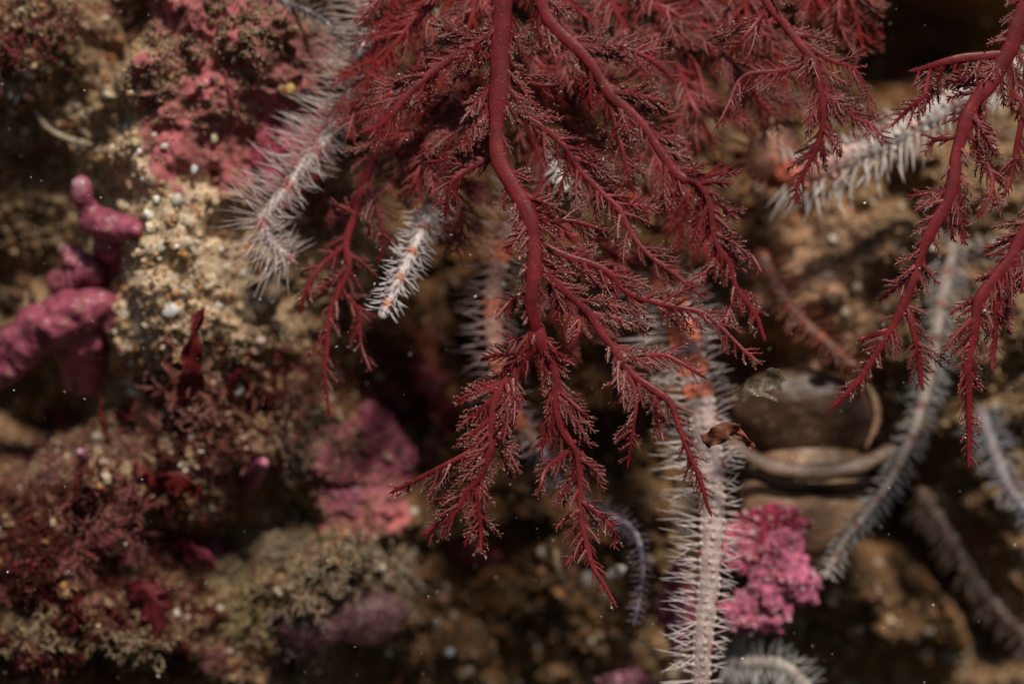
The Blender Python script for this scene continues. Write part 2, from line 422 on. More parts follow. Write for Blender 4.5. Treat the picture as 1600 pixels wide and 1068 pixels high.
def grow(p, d, L, w, lev, Nrm, out, r, back=0.0, wild=1.0):
    n = 8 if lev >= 1 else 4
    bend = r.normal() * 0.10 * wild - back
    S = np.cross(Nrm, d)
    ts = np.linspace(0, 1, n)
    yk = r.normal() * 0.10 * wild
    ang = bend * ts
    dirs = d[None] * np.cos(ang)[:, None] + S[None] * np.sin(ang)[:, None] + Nrm[None] * (yk * ts)[:, None]
    pts = p + np.r_[np.zeros((1, 3)), np.cumsum((dirs[:-1] + dirs[1:]) / 2 * (L / (n - 1)), axis=0)]
    if lev >= 1: R = w * (1 + 1.3 * np.exp(-ts * 8)) * (1 - 0.6 * ts); R[-1] = w * 0.15
    else: R = w * np.array([1.7, 1.0, .78, .18])
    out.append((pts, R, lev))
    if lev >= 1:
        sp = 0.105 if lev == 2 else 0.062
        m = max(3, int(L / sp))
        for i in range(m):
            for s in (-1, 1):
                t = (i + 0.7 + 0.5 * (s > 0) + r.normal() * .12) / (m + 1)
                if t >= 1.0 or r.random() < 0.06: continue
                f = t * (n - 1); k = min(int(f), n - 2); q = pts[k] * (1 - f + k) + pts[k + 1] * (f - k)
                dd = norm(dirs[k])
                a = math.radians(r.normal(47, 6)) * s
                cd = norm(dd * math.cos(a) + np.cross(Nrm, dd) * math.sin(a) + Nrm * r.normal() * 0.09 * wild)
                if lev == 2: cl = L * 0.42 * (1 - t) ** 0.6 * (0.4 + 0.6 * min(1, t * 4)) * r.uniform(.7, 1.2); cl = max(cl, 0.09)
                else: cl = min(0.17, max(0.05, L * 0.36 * (1 - t) ** .5)) * r.uniform(.65, 1.2)
                grow(q, cd, cl, (w * 0.6 if lev == 2 else max(w * 0.44, 0.0075)), lev - 1 if (lev == 1 or cl > 0.15) else 0, Nrm, out, r, s * .45, wild)

def curves_mesh(mb, curves, col, r, flat=0.26, grit=None):
    for n in sorted({len(c[0]) for c in curves}):
        cs = [c for c in curves if len(c[0]) == n]
        P = np.stack([c[0] for c in cs]); R = np.stack([c[1] for c in cs])
        C = (col[None] * r.uniform(.8, 1.2, (len(cs), 1)))[:, None, :] * np.ones((1, n, 1))
        sl = sstep(.34, .60, fbm(P[..., 0], P[..., 2], 1.7, 3, 40)) * np.linspace(.15, 1, n)[None] * r.uniform(.1, 1, (len(cs), 1))
        C = C * (1 - sl[..., None]) + SILTED * sl[..., None]
        mb.tubes(P, R, (6 if grit is not None else 4) if n > 4 else 3, (0.0, -1, 0.02), flat, C)
        if grit is not None:
            grit.append((P, R))

def wnorm(seed):
    return norm(np.array([math.sin(seed * 1.7) * 0.25, -1, math.cos(seed * 2.3) * 0.25]))

def frond(name, axes, label, seed, Y0=0.0, grit_amount=1.0, col=RED):
    """axes: list of dict(p=[(px,py[,dY])], w=(w0,w1) px, L=side length px, lev, gap=spacing px, sides)"""
    r = np.random.default_rng(seed)
    root = thing(name, at(axes[0]['p'][0][0], axes[0]['p'][0][1], Y0), label, 'seaweed')
    grit = []; smalls = []; cands = []
    for ai, A in enumerate(axes):
        pts = np.array([at(q[0], q[1], Y0 + A.get('y', 0) + (q[2] if len(q) > 2 else 0)) for q in A['p']])
        Ltot = np.linalg.norm(np.diff(pts, axis=0), axis=1).sum()
        n = max(12, int(Ltot / 0.09))
        P = spline(pts, n)
        ts = np.linspace(0, 1, n)
        P[:, 1] += 0.12 * np.sin(ts * 5 + seed + ai) * ts
        P[:, 0] += 0.018 * np.interp(np.arange(n), np.arange(0, n + 5, 5), r.normal(size=len(np.arange(0, n + 5, 5))))
        w0, w1 = A['w'][0] / (200 if ai == 0 else 240), A['w'][1] / 250
        prof = w0 * (1 - ts) ** 0.9 + w1 * (1 - (1 - ts) ** 0.9)
        if ai: prof = prof * (1 + 0.35 * np.exp(-ts * 12))
        prof = prof * (1 + 0.10 * np.interp(np.arange(n), np.arange(0, n + 3, 3), r.normal(size=len(np.arange(0, n + 3, 3)))))
        prof[-1] *= 0.3
        if ai: prof[:3] *= np.array([.4, .75, .93])
        mb = MB()
        colv = col * 1.0
        mb.tubes(P, prof, 12, (0.05, -1, 0), 0.34, np.broadcast_to(colv, (1, n, 3)) * (1 + 0.1 * r.normal(size=(1, n, 1))))
        part = mb.build('main_stem' if ai == 0 else 'branch', M_FROND, root)
        grit.append((P[None], prof[None]))
        T = norm(np.gradient(P, axis=0))
        gap = A.get('gap', 13) / 100 * 1.12
        Lm = A.get('L', 55) / 100 * 1.26
        sides = A.get('sides', (1, -1))
        m = int(Ltot / gap)
        t0 = A.get('t0', 0.04)
        for i in range(m):
            for s in sides:
                t = t0 + (1 - t0) * (i + 0.25 + 0.5 * (s > 0) + r.normal() * .13) / m
                if t > 0.995 or t < 0: continue
                if r.random() < 0.05 or float(fbm(np.array([t * Ltot * 1.1 + seed * 3.1 + s * 9]), np.array([ai * 2.7]), 1.0, 2, seed)[0]) > .71: continue
                k = min(int(t * (n - 1)), n - 1)
                env = (0.55 + 0.45 * math.sin(min(1, t * 2.0) * math.pi / 2)) * (1 - t ** 2.6) ** 0.8
                env *= 0.8 + 0.35 * math.sin(i * 0.9 + s + ai) + .25 * r.normal() * .6
                if t < .975: env = max(env, .34)
                L = max(0.10, Lm * env * r.uniform(.75, 1.2))
                a = math.radians(r.normal(A.get('ang', 48), 7)) * s
                Nn = wnorm(seed + ai * 0.7 + i * 0.15)
                dd = T[k]
                cd = norm(dd * math.cos(a) + np.cross(Nn, dd) * math.sin(a) + np.array([0, 1, 0]) * r.normal() * 0.17)
                lev = 2 if L > 0.42 else (1 if L > 0.17 else 0)
                lev = min(lev, A.get('lev', 2))
                wb = min(prof[k] * 0.7, 0.012 + 0.06 * L)
                out = []
                grow(P[k] + T[k] * 0.01 + np.cross(Nn, dd) * s * prof[k] * 0.55, cd, L, max(wb * .72, 0.011), lev, Nn, out, r, s * .4)
                cands.append((L if lev else 0, out, part))
    cands.sort(key=lambda c: -c[0])
    rest = []
    for i, (L, out, part) in enumerate(cands):
        if i < 280 and L > 0.2:
            mb = MB(); curves_mesh(mb, out, col * r.uniform(.88, 1.12), r, grit=grit)
            o = mb.build('branchlet', M_FROND, part)
            o.parent = part; o.matrix_parent_inverse = Matrix.Translation(root.location).inverted()
            o.matrix_parent_inverse = Matrix.Identity(4)
        else: rest += out
    if rest:
        mb = MB(); curves_mesh(mb, rest, col, r, grit=grit)
        tag(mb.build('small_branchlets', M_FROND, root), kind='stuff')
    # silt grains caught along edges and tips
    pos = []
    for P, R in grit:
        B, n, _ = P.shape
        f = 0.8 if n == 4 else (3.6 if n == 8 else n * 0.5)
        cnt = int(B * f * grit_amount * 2.4)
        if cnt < 1: continue
        b = r.integers(0, B, cnt); t = r.beta(2.0, 1.2, cnt) * (n - 1.001) if n <= 8 else r.random(cnt) * (n - 1.001)
        k = t.astype(int); fr = (t - k)[:, None]
        q = P[b, k] * (1 - fr) + P[b, k + 1] * fr
        T = norm(P[b, k + 1] - P[b, k]); S = norm(np.cross(T, np.array([0, -1, 0])))
        S *= np.where((S[:, 2:3] + 0.4 * r.normal(size=(cnt, 1))) > 0, 1, -1)     # settles on the upper edges
        RR = R[b, k][:, None]
        pos.append(q + S * RR * r.uniform(.5, 1.05, (cnt, 1)) + np.array([0, -1, 0]) * RR * r.uniform(.1, .5, (cnt, 1)))
    pos = np.vstack(pos)
    # grains come in patches
    kk = fbm(pos[:, 0], pos[:, 2], 2.0, 2, seed) + r.normal(size=len(pos)) * .12 > 0.46
    pos = pos[kk]
    mb = MB()
    cc = np.array([[.50, .36, .28], [.42, .25, .20], [.60, .50, .38]])[r.integers(0, 3, len(pos))] * r.uniform(.6, 1.1, (len(pos), 1))
    scatter(mb, pos, np.clip(r.lognormal(-5.15, .4, len(pos)), .003, .022), cc, OCT, 0.5, 0.3, r)
    tag(mb.build('silt_grains', M_SILT, root, smooth=False), kind='stuff')
    return root

MAIN = [
 dict(p=[(783, -60), (783, 60), (780, 130), (776, 200), (780, 252), (802, 292), (822, 330), (833, 372), (834, 420), (831, 470), (838, 515, .1), (844, 545, .3)], w=(36, 22), L=60, gap=15, t0=0.1, y=-.18),
 dict(p=[(838, 500, -.12), (832, 540, -.12), (812, 570), (789, 598), (775, 621), (770, 659), (765, 702), (748, 743), (725, 770), (708, 804), (661, 837)], w=(22, 8), L=66, gap=12),
 dict(p=[(766, 692), (728, 709), (678, 736), (640, 756), (607, 772)], w=(13, 6), L=42, gap=10),
 dict(p=[(750, 735), (746, 777), (748, 814), (750, 866)], w=(13, 5), L=40, gap=10),
 dict(p=[(722, 772), (690, 778), (668, 786)], w=(9, 5), L=30, gap=9, lev=1),
 dict(p=[(838, 500, -.12), (847, 540, -.12), (862, 566), (870, 588), (870, 635), (880, 675), (900, 706), (905, 750), (907, 797), (914, 840), (925, 883), (942, 910), (962, 948)], w=(21, 6), L=46, gap=12),
 dict(p=[(889, 704), (856, 733), (846, 755), (836, 777)], w=(12, 5), L=24, gap=9, lev=1),
 dict(p=[(872, 610), (900, 634), (932, 659)], w=(10, 5), L=28, gap=9, lev=1),
 dict(p=[(908, 784), (930, 797), (950, 814), (966, 823)], w=(13, 5), L=30, gap=9, lev=1),
 dict(p=[(940, 806), (958, 830), (960, 858)], w=(9, 4), L=22, gap=8, lev=1),
 dict(p=[(908, 797), (888, 808), (867, 826)], w=(9, 4), L=18, gap=8, lev=1),
 dict(p=[(915, 850), (896, 868), (882, 882)], w=(9, 4), L=18, gap=8, lev=1),
 dict(p=[(833, 380, -.1), (842, 405, -.05), (858, 428), (882, 452), (919, 486), (939, 520), (960, 548), (981, 578), (1018, 606), (1048, 630), (1064, 669), (1082, 716), (1096, 752), (1112, 806)], w=(21, 7), L=50, gap=12),
 dict(p=[(972, 566), (1005, 558), (1039, 556), (1072, 574), (1104, 592)], w=(12, 5), L=34, gap=10),
 dict(p=[(976, 580), (992, 612), (992, 652), (981, 733)], w=(12, 5), L=38, gap=10),
 dict(p=[(974, 582), (962, 605), (960, 632)], w=(9, 5), L=22, gap=9, lev=1),
 dict(p=[(1020, 610), (1026, 650), (1036, 690)], w=(9, 4), L=28, gap=9, lev=1),
 dict(p=[(838, 372, .1), (862, 390), (892, 403), (922, 412), (956, 429), (976, 452), (1007, 466), (1057, 479), (1101, 490), (1132, 517), (1159, 547), (1189, 570)], w=(16, 6), L=48, gap=12, y=0.15),
 dict(p=[(790, 158), (815, 180), (850, 202), (884, 233), (905, 267), (936, 297), (968, 326), (987, 365), (1014, 398), (1047, 422), (1078, 449), (1103, 470)], w=(15, 8), L=56, gap=13, y=0.35),
 dict(p=[(782, 70), (765, 66), (731, 78), (690, 102), (650, 137), (616, 179), (589, 199), (562, 209)], w=(24, 9), L=60, gap=14, y=0.4),
 dict(p=[(772, 246), (745, 256), (724, 270), (704, 287), (697, 318), (697, 344)], w=(14, 5), L=38, gap=10, y=.1),
 dict(p=[(772, 210), (745, 228), (720, 242), (690, 250), (660, 252)], w=(11, 5), L=38, gap=11, y=.35),
 dict(p=[(786, 95), (815, 122), (845, 132), (885, 130)], w=(14, 5), L=36, gap=11, y=.3),
 dict(p=[(836, 335), (868, 345), (900, 345), (950, 362)], w=(12, 5), L=40, gap=11, y=.1),
 dict(p=[(832, 455), (800, 470), (775, 500)], w=(10, 5), L=36, gap=11, y=.1),
 dict(p=[(838, 525), (815, 528), (785, 540)], w=(8, 4), L=26, gap=9, y=.1, lev=1),
 dict(p=[(905, 475), (900, 520), (885, 560)], w=(9, 4), L=34, gap=10, y=.1),
]
for A in MAIN:
    A['L'] = A['L'] * 1.0
frond('red_seaweed', MAIN, 'large dark red feathery seaweed hanging down the middle, forking into three long tips', 1)

frond('red_seaweed', [
 dict(p=[(830, -40), (861, 34), (908, 78), (948, 142), (996, 186), (1033, 240), (1063, 277), (1086, 282), (1108, 317), (1118, 375), (1142, 415), (1152, 452), (1182, 493), (1196, 533)], w=(24, 8), L=62, gap=13),
 dict(p=[(1060, 272), (1052, 300), (1035, 318), (1018, 325)], w=(11, 5), L=28, gap=10, lev=1),
 dict(p=[(1098, 300), (1124, 322), (1160, 345)], w=(11, 5), L=36, gap=10),
 dict(p=[(1118, 365), (1150, 385), (1175, 400), (1190, 425)], w=(11, 5), L=36, gap=10),
 dict(p=[(1118, 380), (1108, 420), (1080, 440)], w=(9, 5), L=30, gap=10, lev=1),
 dict(p=[(1150, 450), (1138, 490), (1128, 520)], w=(9, 4), L=30, gap=10, lev=1),
 dict(p=[(948, 142), (960, 180), (975, 250), (990, 300)], w=(11, 6), L=46, gap=12),
 dict(p=[(900, 72), (955, 72), (1010, 90), (1060, 130)], w=(12, 6), L=52, gap=12),
], 'long red seaweed arching behind the large one to a tip above the drifting scrap', 2, Y0=0.6)

frond('red_seaweed', [
 dict(p=[(1185, -50), (1205, 7), (1235, 51), (1272, 98), (1281, 140), (1290, 190), (1276, 236), (1252, 281), (1240, 320)], w=(20, 7), L=58, gap=12),
 dict(p=[(1240, 58), (1295, 93), (1335, 107), (1357, 145), (1364, 178)], w=(12, 5), L=40, gap=11),
 dict(p=[(1281, 140), (1312, 158), (1340, 186), (1368, 197), (1388, 232)], w=(12, 5), L=40, gap=11),
 dict(p=[(1270, 96), (1225, 110), (1164, 118), (1137, 162), (1112, 204)], w=(11, 5), L=42, gap=11),
 dict(p=[(1290, 190), (1310, 215), (1308, 250)], w=(8, 4), L=28, gap=10, lev=1),
 dict(p=[(1205, 10), (1170, 50), (1140, 90)], w=(11, 5), L=46, gap=12),
], 'red seaweed in the upper right of the middle, ending above the orange disc', 3, Y0=0.5)

def mass(seed, y, label, axes):
    frond('red_seaweed', [dict(p=a, w=(14, 5), L=72, gap=11) for a in axes], label, seed, Y0=y, grit_amount=0.25, col=np.array([.27, .024, .024]))
mass(4, 1.6, 'blurred red seaweed filling the top edge right of the thick stem',
     [[(940, -60), (960, 20), (1000, 70), (1040, 130)], [(1010, -60), (1040, 40), (1090, 100), (1100, 170)], [(1100, -60), (1090, 30), (1130, 80), (1190, 140)],
      [(880, -60), (880, 20), (890, 110), (930, 190)], [(960, 20), (1030, 10), (1100, 60)], [(1040, 40), (1010, 100), (1000, 180)], [(1160, -60), (1170, 40), (1220, 90), (1230, 170)],
      [(1260, -50), (1290, 20), (1340, 60)], [(1100, -40), (1150, 20), (1230, 40)], [(830, -60), (840, 10), (850, 80)], [(1060, 100), (1080, 160), (1120, 230)],
      [(1300, -60), (1330, 10), (1350, 90)], [(930, 100), (950, 160), (1000, 220)], [(1130, 90), (1180, 150), (1230, 200)]])
mass(5, 1.3, 'blurred red seaweed left of the thick stem below the top edge',
     [[(720, -60), (700, 10), (660, 50), (600, 70)], [(700, 110), (680, 150), (650, 190), (610, 250)], [(760, 120), (735, 150), (715, 200), (690, 250)],
      [(650, 137), (600, 150), (560, 190)], [(740, -60), (735, 30), (700, 90), (640, 110)], [(620, -60), (610, 10), (580, 60)], [(760, 160), (700, 170), (640, 230), (610, 300)], [(600, 60), (570, 130), (540, 220)], [(720, 200), (670, 230), (640, 300)], [(690, -40), (650, 20), (590, 110)]])
mass(6, 1.7, 'dark blurred red seaweed behind the large one near the centre of the photo',
     [[(800, 170), (850, 250), (860, 320)], [(880, 180), (930, 240), (960, 320), (990, 370)], [(1000, 190), (1040, 280), (1050, 340)],
      [(790, 60), (850, 110), (880, 170)], [(850, 320), (900, 380), (930, 450)], [(940, 380), (1010, 420), (1060, 450)], [(700, 260), (720, 330), (715, 400)], [(860, 350), (930, 400), (1000, 430)], [(1060, 290), (1090, 360), (1110, 430)], [(860, 440), (890, 500), (930, 540)]])

frond('red_seaweed', [
 dict(p=[(612, 170), (590, 225), (569, 287), (555, 334), (542, 378), (545, 419), (528, 452), (515, 493), (513, 540), (508, 587), (516, 655)], w=(20, 6), L=44, gap=14),
 dict(p=[(543, 378), (520, 398), (500, 420), (484, 446), (467, 492)], w=(15, 5), L=34, gap=12),
 dict(p=[(572, 285), (590, 325), (600, 375), (590, 410)], w=(12, 5), L=34, gap=12),
 dict(p=[(555, 334), (520, 320), (505, 345)], w=(9, 4), L=26, gap=11, lev=1),
 dict(p=[(590, 225), (630, 250), (650, 300)], w=(12, 5), L=44, gap=12),
 dict(p=[(528, 452), (555, 480), (565, 540), (580, 580)], w=(9, 4), L=34, gap=12),
], 'slightly blurred red seaweed stem between the two white spiny arms on the left', 7, Y0=1.3, grit_amount=0.7, col=RED * 0.95)

frond('red_seaweed', [
 dict(p=[(1625, -60), (1600, 17), (1576, 84), (1553, 126), (1525, 157), (1508, 197), (1492, 239), (1489, 270), (1479, 311), (1454, 355), (1437, 398), (1424, 439), (1403, 486), (1388, 522), (1363, 560), (1336, 601), (1294, 640)], w=(32, 9), L=52, gap=15, ang=52),
 dict(p=[(1572, 84), (1540, 88), (1497, 93), (1441, 107), (1420, 110)], w=(22, 8), L=60, gap=12, sides=(1,), ang=68),
 dict(p=[(1450, 112), (1440, 150), (1415, 172), (1386, 200)], w=(10, 5), L=26, gap=9, lev=1),
 dict(p=[(1495, 214), (1463, 220), (1445, 245)], w=(13, 5), L=28, gap=10, lev=1),
 dict(p=[(1484, 300), (1450, 302), (1415, 308)], w=(10, 4), L=24, gap=10, lev=1),
 dict(p=[(1528, 160), (1532, 220), (1550, 281), (1538, 320), (1520, 345)], w=(13, 5), L=36, gap=12, y=.2),
 dict(p=[(1575, 100), (1592, 150), (1585, 190)], w=(15, 5), L=32, gap=13, y=.2),
 dict(p=[(1428, 430), (1400, 450), (1374, 470)], w=(13, 5), L=22, gap=9, lev=1),
 dict(p=[(1412, 470), (1425, 500), (1432, 540), (1437, 574), (1443, 612)], w=(16, 6), L=40, gap=10, lev=1),
 dict(p=[(1390, 515), (1360, 525), (1340, 532)], w=(13, 5), L=22, gap=9, lev=1),
 dict(p=[(1600, 180), (1585, 250), (1570, 300), (1540, 330)], w=(12, 5), L=32, gap=12, y=.3),
], 'large red seaweed along the right side with a straight comb branch over the white arm', 8, Y0=0.1)

frond('red_seaweed', [
 dict(p=[(1640, 300), (1600, 368), (1582, 402), (1552, 435), (1528, 469), (1521, 520), (1510, 570), (1514, 606), (1517, 662), (1521, 732)], w=(25, 8), L=44, gap=12, lev=1),
 dict(p=[(1588, 392), (1570, 440), (1560, 480), (1556, 520), (1552, 578)], w=(20, 8), L=48, gap=10, lev=1),
 dict(p=[(1582, 400), (1560, 396), (1536, 400)], w=(9, 4), L=18, gap=9, lev=1),
 dict(p=[(1530, 466), (1505, 478), (1480, 492)], w=(12, 4), L=22, gap=9, lev=1),
 dict(p=[(1616, 340), (1605, 400), (1590, 460)], w=(14, 5), L=32, gap=12, lev=1),
], 'narrow red seaweed at the right edge hanging below the larger one', 9, Y0=-0.1)

# ------------------------------------------------------------------ brittle star arms
def spine_mesh(i, sub=7):
    r = np.random.default_rng(100 + i)
    t = np.linspace(0, 1, sub)
    P = np.stack([t * 0 + 0.10 * (r.random() - .2) * t ** 2, 0.10 * r.normal() * t ** 2, t], -1)
    R = 0.5 * np.array([1.0, 1.05, .95, .8, .62, .42, .12])
    P = P * np.array([10, 10, 1.0])           # x,y are scaled by the thickness, z by the length
    mb = MB(); mb.n = 0
    # plain tube along z built by hand: thickness units in x,y
    a = np.arange(5) / 5 * 2 * math.pi
    V = P[:, None, :] + np.stack([np.cos(a)[None] * R[:, None], np.sin(a)[None] * R[:, None], np.zeros((sub, 5))], -1)
    ii = np.arange(sub - 1)[:, None] * 5; jj = np.arange(5)[None]; j2 = (jj + 1) % 5
    Q = np.stack([ii + jj, ii + j2, ii + 5 + j2, ii + 5 + jj], -1).reshape(-1, 4)
    return V.reshape(-1, 3), Q
SP_CACHE = {}
def spine_data(i, key, colour):
    k = (i, key)
    if k not in SP_CACHE:
        V, Q = spine_mesh(i)
        mb = MB(); tt = np.repeat(np.linspace(0, 1, 7), 5)[:, None]
        c0, c1 = np.array(colour[0]), np.array(colour[1])
        mb.add(V, quads=Q, C=c0 * (1 - tt) + c1 * tt)
        o = mb.build('spine', M_SPINE); SP_CACHE[k] = o.data
        bpy.data.objects.remove(o)
    return SP_CACHE[k]

WHITE = ((.74, .60, .57), (.93, .86, .83))
GREY = ((.42, .38, .34), (.66, .62, .57))
ORNG = ((.65, .18, .10), (.70, .38, .28))
REDB = ((.28, .07, .04), (.40, .14, .08))
PURP = ((.20, .14, .2), (.36, .31, .36))
DARK = ((.12, .07, .06), (.30, .22, .2))

def arm_build(core_name, pts, r0, r1, parent, skin, bands, key, sp, seed, seg=0.13, spL=(.5, .5), spT=0.028, per=3, lean=0.35, up=0.9, own=True, limit=290, rings=True, fan=0.0, taper=.45):
    """pts world points; sp = spine colours; spL = spine length on (left of travel, right of travel)"""
    r = np.random.default_rng(seed)
    Ltot = np.linalg.norm(np.diff(pts, axis=0), axis=1).sum()
    m = max(6, int(Ltot / seg)); n = m * 5 + 1
    P = spline(pts, n); ts = np.linspace(0, 1, n)
    rad = r0 * (1 - ts) + r1 * ts
    ph = np.arange(n) % 5
    bul = np.array([.965, .99, 1.01, 1.015, 1.0])[ph] * (1 + .05 * np.sin(np.arange(n) * .37))
    C = np.zeros((n, 3))
    A, B = np.array(skin[0]), np.array(skin[1])
    for i in range(n):
        s = i // 5
        f = bands(s / m, s, r) if bands else 0
        C[i] = A * (1 - f) + B * f
    mb = MB()
    mb.tubes(P, rad * bul, 12, (0.02, -1, 0.03), 0.8, C[None])
    # rounded ends
    for e, k in ((P[0], 0), (P[-1], -1)):
        V, F = ICO1; mb.add(V * rad[k] * 0.85 + e, tris=F, C=C[k])
    Tt = norm(np.gradient(P, axis=0)); St = norm(np.cross(Tt, np.array([0, -1, 0.02])))
    for s in range(m):                                            # side plates that carry the spines, and small back plates
        k = s * 5 + 2
        for sd in (-1, 1):
            V, F = ICO0; ww = r.random()
            pc = (C[k] * 1.25 if ww < .72 else (np.array([.74, .68, .64]) if ww < .88 else B * .6)) * r.uniform(.8, 1.1)
            mb.add(V * rad[k] * np.array([.24, .24, .24]) * r.uniform(.8, 1.2) + P[k] + St[k] * sd * rad[k] * .82 + np.array([0, -rad[k] * .35, 0]), tris=F, C=pc)
        V, F = ICO0
        mb.add(V * rad[k] * .30 * r.uniform(.7, 1.2) + P[k] + St[k] * rad[k] * r.normal() * .12 + np.array([0, -rad[k] * .66, 0]), tris=F, C=C[k] * r.uniform(.7, 1.35))
    core = mb.build(core_name, M_ARM, parent)
    # small plate tubercles along the back
    T = norm(np.gradient(P, axis=0)); S = norm(np.cross(T, np.array([0, -1, 0.02]))); N = np.cross(S, T)
    N = np.where(N[:, 1:2] > 0, -N, N)
    cc = 0; stuff = MB()
    mats = []
    for s in range(m):
        k = s * 5 + 2
        if k >= n: break
        t = k / (n - 1)
        for sd in (-1, 1):
            for j in range(per):
                phi = (j + 0.5) / per * up + r.normal() * .12 - 0.15
                if r.random() < .10: continue
                ln = (.45 if r.random() < .08 else 1) * spL[0 if sd > 0 else 1] * (1 - taper * t) * r.uniform(.5, 1.15) * (1.0 - 0.25 * abs(phi - .3))
                base = P[k] + (S[k] * sd * math.cos(phi) + N[k] * math.sin(phi) * .8) * rad[k] * 0.9
                d = norm(S[k] * sd * math.cos(phi) + N[k] * math.sin(phi) + T[k] * (lean + fan * t + r.normal() * .27) + r.normal(size=3) * .11)
                mats.append((ln, base, d))
    mats.sort(key=lambda q: -q[0])
    for i, (ln, base, d) in enumerate(mats):
        th = spT * r.uniform(.8, 1.25)
        q = Vector(d).to_track_quat('Z', 'Y').to_matrix().to_4x4()
        q = q @ Matrix.Rotation(r.uniform(0, 6.28), 4, 'Z')
        M = Matrix.Translation(Vector(base)) @ q @ Matrix.Diagonal((th, th, ln, 1))
        if own and i < limit:
            o = bpy.data.objects.new('spine', spine_data(i % 7, key, sp))
            COL.objects.link(o); o.parent = core if parent is not None and core_name == 'arm' else core
            o.matrix_parent_inverse = Matrix.Identity(4)
            o.matrix_basis = (Matrix.Translation(core.matrix_parent_inverse.to_translation()) @ Matrix.Translation(-core.matrix_parent_inverse.to_translation())) @ M
        else:
            V, Q = spine_mesh(i % 7)
            Mx = np.array(M)
            V2 = V @ Mx[:3, :3].T + Mx[:3, 3]
            tt = np.repeat(np.linspace(0, 1, 7), 5)[:, None]
            stuff.add(V2, quads=Q, C=np.array(sp[0]) * (1 - tt) + np.array(sp[1]) * tt)
    if stuff.n:
        o = stuff.build('small_spines', M_SPINE, None)
        o.parent = core; tag(o, kind='stuff')
    return core

def arm(pl, label, r0, r1, skin, bands, key, sp, seed, **kw):
    pts = np.array([at(*q) for q in pl])
    root = thing('brittle_star', pts[0], label, 'brittle star')
    arm_build('arm', pts, r0, r1, root, skin, bands, key, sp, seed, **kw)
    return root

def band(period, width, off=0, only=None):
    def f(t, s, r):
        v = 1.0 if (s + off) % period < width else 0.0
        if only: v *= 1.0 if only[0] <= t <= only[1] else 0.0
        return v * 0.9 + 0.05
    return f
PALE = (.58, .50, .48); PINKW = (.55, .36, .36); ORR = (.62, .13, .06); WHT = (.75, .70, .68); GRY = (.42, .36, .31)

arm([(590, -40, 2.1), (572, 60, 2.0), (556, 130, 1.9), (520, 200, 1.8), (478, 255, 1.7), (438, 305, 1.6), (410, 345, 1.5), (425, 380, 1.5), (455, 408, 1.6)],
    'white fluffy spiny arm bent at a knee over the pink rock on the left', .15, .09, ((.80, .68, .66), (.62, .18, .16)), band(9, 2), 'white', WHITE, 21, seg=.085, spL=(.86, .52), spT=.016, per=6, lean=.12, up=1.6, fan=.05, taper=.1)
arm([(705, 235, 2.0), (690, 285, 1.8), (672, 335, 1.6), (648, 385, 1.3), (622, 440, 1.05), (598, 492, .9)],
    'bright white spiny arm tip with orange bands in the middle left', .17, .10, ((.72, .64, .62), (.55, .16, .08)), band(4, 1), 'bright', ((.7, .64, .62), (.95, .93, .93)), 22, seg=.12, spL=(.46, .46), spT=.024, per=6, lean=.45, up=1.5)
arm([(895, 235, 2.4), (872, 285, 2.4), (815, 335, 2.5), (782, 400, 2.6), (770, 480, 2.6), (778, 570, 2.6), (800, 640, 2.7), (845, 705, 2.8)],
    'dim spiny arm curving down behind the thick red stem, long thin spines on its left', .2, .15, ((.40, .22, .18), (.50, .13, .06)), band(6, 2), 'pinkgrey', ((.55, .36, .32), (.72, .58, .56)), 23, seg=.16, spL=(.80, .5), spT=.022, per=4, lean=.0, up=1.0)
arm([(840, 700, 2.5), (885, 765, 2.4), (945, 800, 2.3), (990, 830, 2.1), (1004, 880, 1.9), (1000, 930, 1.9), (990, 975, 1.9)],
    'thin purple spiny arm tip curling below the middle of the red seaweed', .10, .03, ((.10, .07, .11), (.24, .20, .23)), band(5, 2), 'purple', PURP, 24, seg=.11, spL=(.30, .30), spT=.018, per=3, lean=.3)
arm([(1035, 430, 2.8), (1060, 500, 2.3), (1080, 570, 2.1), (1098, 650, 1.9), (1110, 740, 1.6), (1112, 830, 1.4), (1106, 920, 1.3), (1098, 1000, 1.2), (1092, 1110, 1.2)],
    'long pale arm running down to the bottom edge, orange at its upper end', .30, .155, ((.50, .40, .37), (.74, .19, .09)), band(4, 3, 0, (0, .30)), 'pale', WHITE, 25, seg=.13, spL=(.98, .50), spT=.024, per=4, lean=-.05, up=.8)
arm([(1052, 60, 2.6), (1062, 110, 2.2), (1072, 160, 1.9), (1076, 200, 1.7)],
    'pinkish white spines of an arm poking out of the seaweed near the top centre', .15, .09, (PINKW, (.5, .2, .18)), band(3, 1), 'pinkish', ((.55, .30, .28), (.75, .52, .5)), 26, seg=.14, spL=(.45, .45), spT=.045, per=3, lean=.8)
arm([(1492, 370, 3.8), (1478, 430, 3.7), (1466, 500, 3.6), (1452, 580, 3.5), (1432, 660, 3.3), (1400, 735, 3.1), (1355, 800, 3.0), (1318, 845, 2.9), (1290, 900, 2.9)],
    'grey arm with short beaded spines curving down right of the brown shell', .13, .06, (GRY, (.30, .12, .09)), band(5, 1), 'grey2', ((.42, .38, .34), (.62, .60, .57)), 27, seg=.12, spL=(.40, .46), spT=.028, per=4, lean=.55)
arm([(1530, 640, 4.2), (1555, 710, 3.9), (1575, 760, 3.7), (1625, 820, 3.5)],
    'blurred bluish grey arm at the right edge below the narrow seaweed', .13, .1, ((.26, .24, .26), (.2, .14, .14)), band(5, 1), 'blue', ((.26, .26, .29), (.38, .39, .42)), 28, seg=.14, spL=(.45, .45), spT=.04, per=3, own=False)
